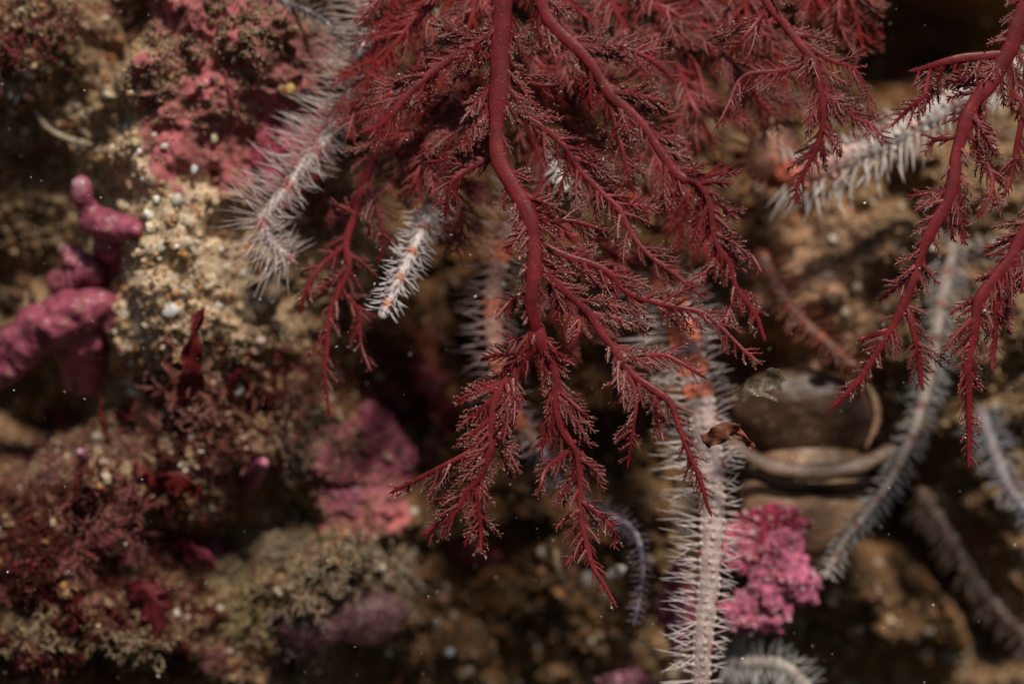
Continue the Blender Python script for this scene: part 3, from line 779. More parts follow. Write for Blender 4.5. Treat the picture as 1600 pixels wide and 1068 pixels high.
arm([(1130, 1030, 3.6), (1185, 1035, 3.3), (1225, 1040, 3.1), (1262, 1075, 3.1)],
    'blurred feathery grey arm at the bottom edge under the bright pink crust', .13, .12, ((.50, .46, .40), (.4, .3, .28)), band(5, 1), 'grey3', ((.5, .48, .44), (.7, .7, .66)), 29, seg=.12, spL=(.6, .6), spT=.035, per=4, own=False)
arm([(1188, 400, 3.6), (1215, 455, 3.2), (1255, 505, 3.0), (1300, 545, 3.0), (1352, 590, 3.1)],
    'dark reddish brown bristly arm along the lower left edge of the sandy mound', .17, .12, ((.20, .07, .04), (.30, .08, .04)), band(3, 1), 'redb', REDB, 30, seg=.12, spL=(.32, .5), spT=.032, per=3, lean=.3, own=False)
arm([(930, 292, 2.7), (965, 300, 2.3), (1005, 315, 2.2), (1050, 325, 2.5)],
    'short orange arm section glimpsed behind the seaweed in the middle', .20, .16, ((.72, .20, .08), (.80, .10, .03)), band(2, 1), 'orange', ORNG, 31, seg=.13, spL=(.4, .4), spT=.04, per=3)
arm([(875, 230, 1.9), (872, 262, 1.6), (882, 298, 1.5)],
    'small tuft of thick white spines right of the stem bend', .09, .07, (WHT, (.4, .3, .3)), band(4, 1), 'tuft', ((.66, .6, .58), (.9, .86, .84)), 32, seg=.10, spL=(.26, .26), spT=.05, per=3, lean=1.0)
arm([(420, -20, 2.2), (450, 5, 2.0), (490, 22, 1.9), (522, 48, 1.8), (532, 78, 1.8)],
    'short dark arm tip with pale spines hanging in from the top edge at left', .07, .03, ((.10, .08, .09), (.3, .25, .25)), band(4, 1), 'dark', ((.2, .15, .15), (.6, .55, .52)), 33, seg=.10, spL=(.34, .34), spT=.02, per=3, lean=.7)
arm([(-30, 118, 3.0), (0, 128, 2.9), (22, 140, 2.8), (34, 150, 2.8)],
    'tiny wispy arm tip at the left edge near the top', .04, .02, ((.4, .35, .33), (.3, .2, .2)), None, 'wisp', WHITE, 34, seg=.1, spL=(.3, .3), spT=.014, per=3, own=False)
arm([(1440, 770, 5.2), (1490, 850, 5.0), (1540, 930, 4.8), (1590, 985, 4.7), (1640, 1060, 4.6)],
    'brown bristly arm, colour darkened for shade, in the gap in the lower right corner', .16, .13, ((.06, .03, .018), (.08, .04, .02)), band(3, 1), 'brown_dimmed', ((.06, .035, .02), (.14, .09, .055)), 35, seg=.13, spL=(.5, .5), spT=.036, per=3, own=False)  # skin and spine colours lowered to paint the light falloff in this corner
arm([(1520, 400, 3.6), (1550, 384, 3.3), (1585, 384, 3.2), (1640, 400, 3.2)],
    'pale ribbed arm crossing the right edge behind the narrow seaweed', .12, .12, ((.46, .40, .34), (.42, .14, .10)), band(3, 1), 'ribbed', GREY, 36, seg=.11, spL=(.22, .22), spT=.04, per=3, own=False)

# orange disc with its long white arm
pts = np.array([at(*q) for q in [(1225, 275, 2.9), (1270, 268, 2.7), (1325, 245, 2.5), (1390, 215, 2.3), (1450, 180, 2.2), (1520, 140, 2.1), (1580, 112, 2.1), (1660, 80, 2.1)]])
bs = thing('brittle_star', pts[0], 'brittle star with tan orange disc and a long white arm reaching the right edge', 'brittle star')
def star_band(t, s, r):
    return max(0.0, 1 - t * 3.2) if t < .32 else (0.35 if s % 5 == 0 else 0.0)
arm_build('arm', pts, .25, .2, bs, ((.70, .62, .58), (.62, .13, .07)), star_band, 'star', ((.66, .58, .54), (.88, .82, .78)), 37, seg=.15, spL=(.80, .34), spT=.05, per=3, lean=-.55, up=.9)
c0 = at(1212, 245, 3.2)
V, F = ICO3
d = norm(V)
an = np.arctan2(V[:, 2], V[:, 0] - .3)
rr = .86 + 0.05 * np.cos(an * 5 + .5) + 0.05 * (fbm(V[:, 0] * 3, V[:, 2] * 3, 1.5, 3, 5) - .5)
V2 = V * np.array([.62, .38, .66]) * rr[:, None]
ray = np.clip(np.cos(an * 7 + 1.0), 0, 1) ** 4 * sstep(1.1, .2, np.hypot(V[:, 0] - .35, V[:, 2] + .3))
cen = np.exp(-((V[:, 0] - .45) ** 2 + (V[:, 2] + .3) ** 2) / .05)
f = np.clip(ray + cen, 0, 1)[:, None]
mb = MB(); mb.add(V2 + c0, tris=F, C=np.array([.42, .20, .12]) * (1 - f) + np.array([.72, .05, .03]) * f)
mb.build('disc', M_ARM, bs)
mb = MB()
for k in range(16):
    a0 = math.radians(-10 + k * 14); b = c0 + np.array([math.cos(-a0 - 1.2) * .5, -.15, math.sin(-a0 - 1.2) * .5])
    e = b + np.array([math.cos(-a0 - 1.2) * .42, -.1, math.sin(-a0 - 1.2) * .42])
    mb.tubes(spline([b, (b + e) / 2 + [0, -.06, 0], e], 6), np.array([.03, .035, .032, .026, .018, .005]), 6, (0, -1, .1), 1, (.55, .20, .13))
tag(mb.build('disc_spines', M_SPINE, bs), kind='stuff')

# ------------------------------------------------------------------ coralline algae : branches and crusts
def remeshed(chains, vox, name, parent, material, colour, noise=(0.05, 2.5), seed=0, tipcol=None):
    mb = MB()
    V0, F0 = ICO1
    for ch in chains:
        P = spline([c_[0] for c_ in ch], 26) if len(ch) > 1 else np.array([ch[0][0]])
        R = np.interp(np.linspace(0, 1, len(P)), np.linspace(0, 1, len(ch)), [c_[1] for c_ in ch])
        for p, rr_ in zip(P, R): mb.add(V0 * rr_ + p, tris=F0)
    o = mb.build(name, material)
    md = o.modifiers.new('r', 'REMESH'); md.mode = 'VOXEL'; md.voxel_size = vox
    ms = o.modifiers.new('s', 'SMOOTH'); ms.iterations = 6; ms.factor = .6
    dg = bpy.context.evaluated_depsgraph_get(); ev = o.evaluated_get(dg); me = ev.to_mesh()
    nv = len(me.vertices); co = np.zeros(nv * 3); me.vertices.foreach_get('co', co); co = co.reshape(-1, 3)
    no = np.zeros(nv * 3); me.vertices.foreach_get('normal', no); no = no.reshape(-1, 3)
    qs = np.array([list(p.vertices) for p in me.polygons if len(p.vertices) == 4]); tr = np.array([list(p.vertices) for p in me.polygons if len(p.vertices) == 3])
    ev.to_mesh_clear(); bpy.data.objects.remove(o)
    a, fq = noise
    h = fbm(co[:, 0] + co[:, 1] * .7, co[:, 2] - co[:, 1] * .6, fq, 4, seed) - .5 + 0.25 * (fbm(co[:, 0] - co[:, 1], co[:, 2] + co[:, 1], fq * 4, 2, seed + 3) - .5)
    co = co + no * (h * a * 2)[:, None]
    g = fbm(co[:, 0], co[:, 2] + co[:, 1], 2.5, 3, seed + 9)[:, None]
    C = np.array(colour) * (.75 + .5 * g)
    if tipcol is not None:
        for tp, tr_ in tipcol:
            w = np.exp(-((co - tp) ** 2).sum(1) / tr_ ** 2)[:, None]
            C = C * (1 - w * .8) + np.array([.60, .34, .38]) * w * .8
    mb = MB(); mb.add(co, quads=qs if len(qs) else None, tris=tr if len(tr) else None, C=C)
    return mb.build(name, material, parent)

def coral(label, chains, vox=.045, col=(.32, .075, .115), seed=0, noise=(.05, 2.2), tips=()):
    ch = [[(at(q[0], q[1], q[2]), q[3] / 111) for q in c_] for c_ in chains]
    root = remeshed(ch, vox, 'coralline_alga', None, M_CORAL, col, noise, seed, [(at(*t[:3]), t[3] / 100) for t in tips])
    return tag(root, label, 'coralline alga')

coral('smooth pink knobbly coralline branch with two pale tips, upper of the left pair', [
  [(128, 292, 2.1, 19), (136, 320, 2.2, 19), (150, 345, 2.3, 27)],
  [(150, 345, 2.3, 30), (175, 355, 2.2, 34), (203, 358, 2.1, 25), (213, 360, 1.9, 15)],
  [(175, 375, 2.7, 38), (178, 405, 3.2, 34), (160, 440, 3.9, 34)]], seed=3, noise=(.12, 1.8), tips=[(120, 285, 1.9, 16), (218, 356, 1.6, 14)])
coral('dull pink rounded coralline lobe between the two brighter pink branches', [
  [(112, 400, 2.9, 28), (120, 420, 2.9, 34), (110, 440, 3.3, 40)], [(140, 425, 2.8, 18), (150, 430, 3.2, 22)]], seed=4, noise=(.16, 2.6), col=(.27, .07, .10))
coral('thick pink coralline arm reaching in from the left edge', [
  [(-50, 590, 3.6, 50), (20, 552, 3.1, 44), (70, 515, 2.8, 46), (115, 490, 2.6, 46), (140, 485, 2.7, 34)],
  [(140, 490, 2.7, 30), (166, 474, 2.7, 24), (178, 500, 3.0, 30)], [(120, 520, 3.1, 50), (130, 570, 3.9, 50)]], seed=5, noise=(.16, 1.8), tips=[(105, 500, 2.1, 12)])
coral('small round pink coralline knob with a whitish top beside the pink crust', [
  [(392, 752, 3.6, 22), (402, 738, 2.9, 21), (410, 725, 2.2, 18), (412, 723, 2.0, 14)]], seed=6, noise=(.02, 3), col=(.30, .07, .14), tips=[(415, 720, 1.82, 10)])
coral('tiny violet pink coralline knob among the red tufts at left', [
  [(138, 722, 3.5, 16), (132, 714, 2.9, 15), (126, 706, 2.4, 11)]], seed=7, noise=(.02, 3), col=(.28, .09, .18), tips=[(122, 702, 2.3, 9)])
coral('upright coral pink finger on the turf covered rock', [
  [(318, 175, 2.4, 10), (319, 150, 2.0, 10), (322, 130, 1.7, 9)]], vox=.03, seed=8, noise=(.02, 3), col=(.60, .15, .16), tips=[(322, 126, 1.6, 7)])
coral('purplish edge of crust running down the left of the turf covered rock', [
  [(268, 95, 2.9, 8), (264, 140, 2.8, 9), (266, 190, 2.9, 9), (274, 235, 3.0, 7)]], vox=.03, seed=9, noise=(.04, 3), col=(.42, .20, .36))

def crust(label, px, py, Y, rx, ry, rz, col, seed, rough=.5, fq=1.6):
    V, F = ICO4
    V = V.copy()
    if px < 900: Y = bedY(px, py) - rz / 300
    P = V * (np.array([rx * 1.05, rz * .62, ry * 1.05]) if px < 900 else np.array([rx * 1.05, rz * .55, ry * 1.05])) / 100
    h = fbm(V[:, 0] * 1.3 + V[:, 1], V[:, 2] * 1.3 - V[:, 1] * .7, fq * 1.1, 4, seed, .5) - .5
    h2 = 1 - np.abs(2 * fbm(V[:, 0] * 2 + V[:, 1] * 1.4, V[:, 2] * 2 - V[:, 1], fq * 2.4, 3, seed + 5) - 1)
    h3 = fbm(V[:, 0] * 1.1 - V[:, 1], V[:, 2] * 1.1 + V[:, 1] * .6, 1.1, 2, seed + 8) - .5
    P = P * (1 + rough * h * 1.7 + 1.5 * h3 + .05 * (h2 - .7))[:, None] + at(px, py, Y + .15)
    g = fbm(V[:, 0] * 2, V[:, 2] * 2, 3, 3, seed + 2)[:, None]
    mb = MB(); mb.add(P, tris=F, C=np.array(col) * np.array([.62, .50, .66]) * (.35 + 1.3 * g))
    r = np.random.default_rng(300 + seed); fr = np.where(V[:, 1] < .1)[0]; k = r.choice(fr, min(len(fr), 420))
    gc = np.where(r.random((len(k), 1)) < .7, np.array(col)[None] * np.array([.8, .85, .8]) * r.uniform(.5, 1.3, (len(k), 1)), (np.array([[.32, .22, .16]]) if px < 900 else np.array([[.62, .36, .42]])) * r.uniform(.6, 1.3, (len(k), 1)))
    scatter(mb, P[k], np.clip(r.lognormal(-3.4, .4, len(k)), .012, .065), gc, OCT, .4, .2, r)
    return tag(mb.build('coralline_crust', M_CRUST), label, 'coralline crust')
crust('bright pink lumpy crust facing the red seaweed tips at left', 575, 730, 3.0, 62, 70, 45, (.42, .10, .13), 1)
crust('bright rose crust lobe just below the larger lumpy pink crust', 545, 785, 2.8, 42, 34, 34, (.50, .16, .19), 2, .6)
crust('dull rose crust under the blurred red seaweed stem', 505, 700, 3.2, 48, 45, 40, (.40, .13, .12), 3, .6)
crust('vivid pink crust, upper dark red lump beside the long pale arm', 1195, 835, 2.9, 52, 42, 38, (.46, .05, .10), 4, .55)
crust('vivid pink frilly crust with a dark hollow at its lower right', 1228, 890, 2.7, 40, 50, 34, (.80, .24, .34), 5, .75, 2.2)
crust('vivid pink crust lobe touching the right spines of the long pale arm', 1150, 850, 2.8, 34, 30, 28, (.70, .18, .26), 6, .6)
crust('vivid pink crust lobe, lowest part next to the long pale arm', 1175, 960, 2.8, 52, 32, 34, (.76, .22, .32), 7, .65, 2.0)
crust('magenta crust seen between the left spines of the long pale arm', 1060, 945, 3.2, 30, 62, 22, (.46, .05, .13), 8, .5)
crust('pink crust patch at the bottom edge below the seaweed tip', 975, 1062, 3.6, 40, 14, 16, (.40, .12, .16), 9, .6)
crust('rosy crust on the rock behind the bent white arm', 440, 205, 2.75, 62, 80, 40, (.52, .10, .13), 10, .45)
crust('dark purple crust blob in the lower left between red tufts', 330, 862, 2.9, 32, 28, 30, (.26, .03, .08), 11, .5)
crust('violet pink crust behind the large right seaweed', 1462, 400, 3.9, 40, 50, 20, (.40, .17, .28), 12, .5)

# ------------------------------------------------------------------ pale bryozoan tufts
def bryo(label, px, py, spread, count, seed, cols=((.46, .36, .23), (.36, .27, .16), (.54, .44, .31), (.28, .16, .12)), L=.24, r0=.027, name='bryozoan_tuft', cat='bryozoan', toward=.7, material=None):
    r = np.random.default_rng(seed)
    curves = []
    c0 = on_bed(px, py)
    for i in range(int(count * 1.35)):
        qx, qy = px + r.normal() * spread[0] * .55, py + r.normal() * spread[1] * .55
        p = on_bed(qx, qy, -0.05)
        d = norm(np.array([r.normal() * .6, -toward, r.normal() * .6]))
        stack = [(p, d, L, r0, 2)]
        while stack:
            p_, d_, L_, w_, lv = stack.pop()
            pts = [p_]
            dd = d_
            for k in range(4):
                dd = norm(dd + r.normal(size=3) * .28); pts.append(pts[-1] + dd * L_ / 4)
            curves.append((np.array(pts), w_ * np.array([1, .95, .9, .95, .35]) * r.uniform(.8, 1.2)))
            if lv:
                for k in range(int(r.integers(2, 4))):
                    stack.append((pts[int(r.integers(2, 5))], norm(dd + r.normal(size=3) * .75), L_ * r.uniform(.5, .75), w_ * .75, lv - 1))
    P = np.stack([c_[0] for c_ in curves]); R = np.stack([c_[1] for c_ in curves])
    C = np.array(cols)[r.integers(0, len(cols), len(P))] * r.uniform(.7, 1.15, (len(P), 1))
    mb = MB(); mb.tubes(P, R, 4, norm(r.normal(size=(len(P), 3))), .7, C)
    return tag(mb.build(name, material or M_BRYO), label, cat)
bryo('cream crumbly bryozoan tuft left of the dark hollow under the pink crust', 452, 850, (28, 40), 90, 41)
bryo('cream bryozoan tuft, broad band above the translucent purple lobe', 555, 925, (75, 32), 260, 42)
bryo('cream lacy bryozoan sprig under the bright pink crust', 560, 865, (40, 20), 60, 43)
bryo('yellowish tuft right of the cream band, below the seaweed tip', 622, 878, (13, 14), 60, 44)
bryo('pale bryozoan tuft in the lower left corner area', 200, 1005, (60, 22), 70, 45, cols=((.40, .32, .18), (.3, .2, .12)))
bryo('ochre stringy bryozoan fan beside the purple lobes', 385, 955, (24, 24), 46, 46, cols=((.52, .42, .22), (.42, .30, .14)), L=.42, r0=.022)
bryo('ochre ring shaped tuft above the stringy fan', 372, 900, (20, 14), 34, 47, cols=((.36, .30, .17), (.42, .34, .2)), L=.3, r0=.024)
bryo('cream silt clump caught on the seaweed behind the orange arm', 975, 275, (20, 9), 26, 48, cols=((.55, .48, .3),), L=.16, r0=.022)
bryo('cream turf clump at the lower left edge above the corner', 60, 985, (50, 30), 60, 49, cols=((.42, .32, .18), (.3, .2, .12)))
bryo('pinkish grey grainy tuft over the left purple lobe', 470, 1000, (44, 34), 120, 50, cols=((.36, .24, .22), (.48, .36, .3), (.24, .12, .14)), L=.16, r0=.034)
bryo('pinkish cream tuft beside the pink knob', 462, 690, (36, 46), 130, 51, cols=((.44, .26, .2), (.36, .26, .16), (.5, .36, .26)), L=.2, r0=.03)

# ------------------------------------------------------------------ red leafy and tufted algae
def blade(label, pl, widths, seed, col=(.20, .022, .025), name='leafy_alga', ruffle=.08, cat='red alga', nu=9, twist=1.0):
    r = np.random.default_rng(seed)
    if name != 'brown_leaf':
        off = bedY(*pl[0][:2]) + .05 - pl[0][2]; pl = [(a, b, c_ + off) for a, b, c_ in pl]
    pts = np.array([at(*q) for q in pl]); n = 26
    P = spline(pts, n); T = norm(np.gradient(P, axis=0))
    tw = (r.normal() * .5 + np.linspace(0, 1, n) * r.normal() * .9) * twist
    S0 = norm(np.cross(T, np.array([0, -1, 0])));N_ = np.cross(S0, T)
    S = S0 * np.cos(tw)[:, None] + N_ * np.sin(tw)[:, None]; N2 = np.cross(S, T)
    wd = np.interp(np.linspace(0, 1, n), np.linspace(0, 1, len(widths)), widths) / 200
    u = np.linspace(-1, 1, nu)
    edge = 1 + .22 * (fbm(np.arange(n) * .6 + seed, np.zeros(n), 1, 3, seed) - .5)
    X_ = P[:, None] + S[:, None] * (u[None, :, None] * (wd * edge)[:, None, None])
    ruf = ruffle * (np.abs(u[None]) ** 1.5) * np.sin(np.arange(n)[:, None] * .9 + seed + u[None] * 1.5) + (fbm(np.arange(n)[:, None] * .35 + 0 * u[None], u[None] * 1.2 + 0 * np.arange(n)[:, None], 1.0, 3, seed) - .5) * (.14 if nu < 12 else .06)
    X_ = X_ + N2[:, None] * ruf[..., None]
    th = .012
    mb = MB(); idx = np.arange(n * nu).reshape(n, nu)
    Q = np.stack([idx[:-1, :-1], idx[:-1, 1:], idx[1:, 1:], idx[1:, :-1]], -1).reshape(-1, 4)
    top = X_ + N2[:, None] * th; bot = X_ - N2[:, None] * th
    m_ = n * nu
    rim = np.concatenate([idx[:, 0], idx[-1, 1:], idx[::-1, -1][1:], idx[0, ::-1][1:-1]])
    r2 = np.roll(rim, -1)
    Q2 = np.stack([rim, r2, r2 + m_, rim + m_], -1)
    allQ = np.vstack([Q, Q[:, ::-1] + m_, Q2])
    g = (.7 + .6 * fbm(np.arange(n)[:, None] * .3 + 0 * u[None], u[None] + 0 * np.arange(n)[:, None], 1.5, 3, seed + 1)).reshape(-1, 1)
    g = g * (1 + (.9 if nu > 12 else .25) * (np.abs(u)[None] ** 6 + np.zeros((n, 1)))).reshape(-1, 1)
    C = np.array(col) * np.vstack([g, g])
    mb.add(np.vstack([top.reshape(-1, 3), bot.reshape(-1, 3)]), quads=allQ, C=C)
    return tag(mb.build(name, M_BLADE), label, cat)

M_DOME = mat('mauve_skin', rough=0.35, var=0.6, nscale=4, bump=0.8, bscale=9, spec=0.4, trans=0.3, alpha=0.62, speck=(16, .58, (.45, .30, .28), .7))
def dome(label, px, py, rx, ry, rz, col, seed):
    V, F = ICO4
    a = np.arctan2(V[:, 2], V[:, 0])
    rr = 1 + (.06 * np.sin(a * 3 + seed) + .03 * np.sin(a * 7)) * (1 - np.abs(V[:, 1])) + .16 * (fbm(V[:, 0] * 1.5 + seed, V[:, 2] * 1.5, 1.5, 3, seed) - .5)
    mb = MB(); mb.add(V * np.array([rx, rz, ry]) / 100 * rr[:, None] + at(px, py, bedY(px, py) - rz / 250), tris=F,
                      C=np.array(col) * (1 + .9 * (1 - np.abs(V[:, 1:2])) ** 4))
    return tag(mb.build('mauve_dome', M_DOME), label, 'sponge')

blade('pointed dark red blade standing up on the sand beside a white chip', [(305, 645, 3.2), (298, 590, 2.6), (300, 540, 2.3), (317, 480, 2.2)], [24, 50, 40, 34, 3], 61)
blade('faint rosy blade left of the pointed red one', [(285, 640, 3.3), (272, 590, 3.0), (268, 545, 2.9), (262, 510, 2.9)], [20, 46, 40, 10], 62, (.30, .09, .08))
blade('thin red strap rising beside the cream worm tube', [(352, 640, 3.1), (362, 600, 2.7), (378, 565, 2.6), (392, 545, 2.6)], [8, 8, 7, 3], 63)
blade('thin red spike rising from the tufts at left', [(170, 690, 3.1), (160, 660, 2.7), (156, 612, 2.6)], [10, 8, 2], 64, (.24, .02, .02))
blade('broad red leaf folded over near the upper left of the tufts', [(80, 640, 3.2), (95, 655, 2.6), (115, 668, 2.4), (138, 684, 2.5)], [8, 28, 24, 6], 65, (.26, .035, .03))
blade('red ribbon arching over the sand below the pink patch', [(165, 655, 2.8), (195, 648, 2.4), (235, 655, 2.4), (270, 680, 2.6)], [8, 12, 12, 6], 66)
blade('dark oval red leaf in the middle of the red tufts', [(235, 775, 2.6), (262, 755, 2.2), (290, 760, 2.2), (312, 770, 2.4)], [12, 42, 40, 10], 67, (.15, .015, .014))
blade('small curled red leaf above the dark oval one', [(238, 760, 2.5), (228, 745, 2.2), (216, 730, 2.2), (210, 724, 2.4)], [12, 20, 16, 6], 68, (.24, .02, .02))
blade('glossy dark red leaf right of the pink furry tuft', [(250, 840, 2.6), (235, 825, 2.2), (225, 810, 2.1), (215, 795, 2.2)], [10, 34, 36, 12], 69, (.22, .015, .012))
blade('purplish triangular blade below the glossy leaf', [(260, 835, 2.6), (290, 858, 2.1), (318, 875, 1.9), (335, 885, 2.1)], [10, 30, 44, 26], 70, (.24, .035, .06))
blade('red strap pointing left in the dark lower left', [(105, 862, 2.6), (70, 872, 2.2), (40, 880, 2.1), (15, 888, 2.2)], [10, 10, 12, 8], 71, (.22, .025, .03))
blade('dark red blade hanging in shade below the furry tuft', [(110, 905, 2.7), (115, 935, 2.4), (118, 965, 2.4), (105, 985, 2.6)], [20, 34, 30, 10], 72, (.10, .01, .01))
blade('crimson crumpled blade in the lower left with cream specks', [(205, 950, 2.6), (225, 940, 2.1), (240, 965, 2.0), (225, 1000, 2.3)], [18, 46, 44, 14], 73, (.16, .018, .03))
blade('second crimson blade curling under the crumpled one', [(190, 925, 2.7), (215, 915, 2.3), (250, 930, 2.2), (268, 950, 2.4)], [10, 22, 22, 8], 74, (.16, .016, .025))
dome('faint translucent mauve dome below the cream bryozoan band', 568, 962, 84, 46, 36, (.16, .07, .08), 75)
dome('smaller mauve dome left of the larger translucent one', 486, 985, 58, 34, 26, (.12, .045, .05), 76)
blade('dusky red lobe behind the tips of the large seaweed', [(700, 850, 4.0), (735, 860, 3.6), (765, 870, 3.5), (795, 880, 3.7)], [24, 44, 40, 14], 77, (.17, .035, .04))
blade('mauve blade left of the large seaweed near the pink crust', [(665, 735, 3.6), (672, 710, 3.1), (680, 680, 3.0), (690, 655, 3.2)], [24, 40, 30, 10], 78, (.36, .14, .14))
blade('small rust brown leaf stuck to the right seaweed branch tip', [(1100, 690, .4), (1120, 680, .3), (1145, 672, .3), (1178, 700, .4)], [22, 30, 16, 8], 79, (.26, .09, .05), name='brown_leaf')
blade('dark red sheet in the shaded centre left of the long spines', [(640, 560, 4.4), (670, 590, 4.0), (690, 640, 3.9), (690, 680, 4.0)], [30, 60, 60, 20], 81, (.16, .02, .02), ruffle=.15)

def tuft(label, px, py, Y, R_, count, seed, col, L=.5, w=.0075, droop=(0, 0, -.2), name='feathery_tuft', cat='red alga'):
    r = np.random.default_rng(seed); out = []
    if seed not in (107, 108, 109): Y = bedY(px, py) - .15 - R_ / 125
    base = at(px, py, Y + R_ / 100 * .8)
    for i in range(int(count * 1.35)):
        p = base + r.normal(size=3) * np.array([R_, R_ * .5, R_]) / 100 * .6
        d = norm(r.normal(size=3) + np.array([0, -.5, 0]) + np.array(droop)); L_i = L * .72
        Nn = norm(np.cross(d, r.normal(size=3)))
        grow(p, d, L_i * r.uniform(.4, 1.3), w, 2 if r.random() < .15 else 1, Nn, out, r, 0, 2.5)
    mb = MB(); curves_mesh(mb, out, np.array(col), r, flat=.8)
    tips = np.array([c_[0][-1] for c_ in out]); tips = tips[r.random(len(tips)) < .35]
    scatter(mb, tips, r.uniform(.006, .016, len(tips)), np.array([[.5, .38, .3]]) * r.uniform(.6, 1, (len(tips), 1)), OCT, r=r)
    return tag(mb.build(name, M_TURF), label, cat)
tuft('crinkled maroon tuft at the top left edge', 12, 60, 2.7, 50, 130, 80, (.26, .04, .05), L=.3)
tuft('pink furry tuft of fine seaweed, largest in the lower left', 165, 800, 2.1, 52, 120, 91, (.34, .10, .10), L=.42)
tuft('pink furry tongue hanging below the largest tuft', 118, 875, 2.1, 22, 46, 92, (.36, .10, .10), L=.36, droop=(0, 0, -1.2))
tuft('reddish furry tuft right of the largest tuft', 205, 845, 2.2, 28, 50, 93, (.30, .07, .08), L=.36, droop=(.6, 0, -.8))
tuft('pale rose fuzzy tuft around the base of the pointed blade', 300, 615, 3.0, 52, 90, 94, (.40, .16, .13), L=.42)
tuft('brownish red tuft right of the pointed blade', 345, 690, 3.0, 45, 80, 95, (.24, .06, .045), L=.4)
tuft('brownish red tuft under the pink patch at left', 225, 690, 3.0, 46, 70, 96, (.24, .06, .05), L=.38)
tuft('dull pink fuzzy tuft at the far left above the dark strap', 85, 745, 3.0, 24, 80, 97, (.26, .10, .09), L=.34)
tuft('dark red fuzzy tuft at the foot of the blurred seaweed stem', 455, 610, 3.4, 58, 100, 98, (.22, .03, .03), L=.5)
tuft('dark red fuzzy tuft beside the shaded gap under the white arm tip', 590, 610, 3.6, 56, 100, 99, (.17, .025, .02), L=.5)
tuft('rosy tuft standing on the bottom edge in the lower left', 335, 1030, 2.4, 26, 50, 100, (.36, .12, .13), L=.34, droop=(0, 0, .7))
tuft('brown red fuzz in the bottom left corner', 25, 940, 2.8, 48, 70, 101, (.22, .05, .05), L=.4)
tuft('orange brown fuzz under the purple lobe', 570, 1050, 3.2, 50, 60, 102, (.28, .07, .03), L=.3)
tuft('rusty fuzz in the shade below the white arm tip', 650, 530, 4.0, 50, 70, 103, (.30, .08, .04), L=.4)
tuft('maroon fuzz on the rock at the top left corner', 100, 30, 2.9, 56, 80, 104, (.28, .08, .07), L=.34)
tuft('brown fuzz in the gap between the two upper left rocks', 205, 25, 3.4, 50, 70, 105, (.14, .06, .04), L=.4)
tuft('orange brown fuzz deep in the shade at the top right', 1370, 50, 5.5, 90, 120, 106, (.22, .07, .03), L=.5)
tuft('rosy tuft between the white arm and the blurred stem', 520, 330, 2.9, 46, 70, 107, (.34, .11, .10), L=.4)
tuft('dark red tuft at the top left of the thick stem', 610, 30, 2.4, 56, 90, 108, (.26, .04, .04), L=.5)
tuft('purple brown tuft left of the bend in the thick stem', 630, 270, 2.0, 44, 110, 109, (.34, .10, .11), L=.34)

# ------------------------------------------------------------------ shells, tubes, chips
# open bivalve
sh = thing('bivalve_shell', at(1260, 700, 3.4), 'large brown glossy two valved shell with a black strip for its shaded gap, lying behind the right seaweed', 'shell')
def valve(name, cx, cy, Y, rx, ry, rz, col0, col1, seed, top, tilt):
    nu, nv = 72, 30
    U = np.linspace(0, 2 * math.pi, nu, endpoint=False); Vv = np.linspace(0.02, 1, nv)
    u, v = np.meshgrid(U, Vv)
    prof = np.sqrt(np.maximum(0, 1 - v ** 2.6)) * (1 + .25 * (fbm(np.cos(u) * v * 2, np.sin(u) * v * 2, 1.2, 3, seed) - .5))
    lob = 1 + .05 * np.sin(u * 2 + seed) + .05 * np.sin(u * 3 + seed * 2) + .012 * np.sin(u * 9)
    x = np.cos(u) * v * rx / 100 * lob; z = np.sin(u) * v * ry / 100 * lob
    rid = .10 * (fbm(x * 1.0, z * 1.0, 1.4, 3, seed + 4) - .5) + .0025 * np.sin(v * 34 + 5 * fbm(x, z, 1.2, 2, 5))
    y = -(prof * rz / 100 + rid)
    ca, sa = math.cos(tilt), math.sin(tilt)
    y2, z2 = y * ca - z * sa, y * sa + z * ca
    c_ = at(cx, cy, Y)
    P = np.stack([x + c_[0], y2 + c_[1], z2 + c_[2]], -1)
    g = fbm(x * 2, z * 2, 1.5, 3, seed)[..., None]
    w = sstep(.86, 1.0, v)[..., None]
    C = (np.array(col0) * (1 - w) + np.array(col1) * w) * (.5 + g)
    idx = np.arange(nu * nv).reshape(nv, nu); nx_ = np.roll(idx, -1, axis=1)
    Q = np.stack([idx[:-1], nx_[:-1], nx_[1:], idx[1:]], -1).reshape(-1, 4)
    inner = P + np.array([0, .05, 0])
    Q2 = Q[:, ::-1] + nu * nv
    rim = np.stack([idx[-1], nx_[-1], nx_[-1] + nu * nv, idx[-1] + nu * nv], -1)
    mb = MB(); mb.add(np.vstack([P.reshape(-1, 3), inner.reshape(-1, 3)]), quads=np.vstack([Q, Q2, rim]), C=np.vstack([C.reshape(-1, 3)] * 2))
    o = mb.build(name, M_SHELL, sh); return o
valve('upper_valve', 1256, 655, 3.7, 122, 98, 44, (.075, .038, .022), (.16, .085, .05), 3, True, 0.25)
valve('lower_valve', 1262, 772, 3.75, 125, 112, 58, (.26, .155, .09), (.28, .17, .10), 5, False, -0.15)
lp = spline([at(*q) for q in [(1140, 690, 3.5), (1180, 716, 3.3), (1230, 732, 3.2), (1290, 735, 3.2), (1350, 722, 3.3), (1400, 700, 3.5)]], 40)
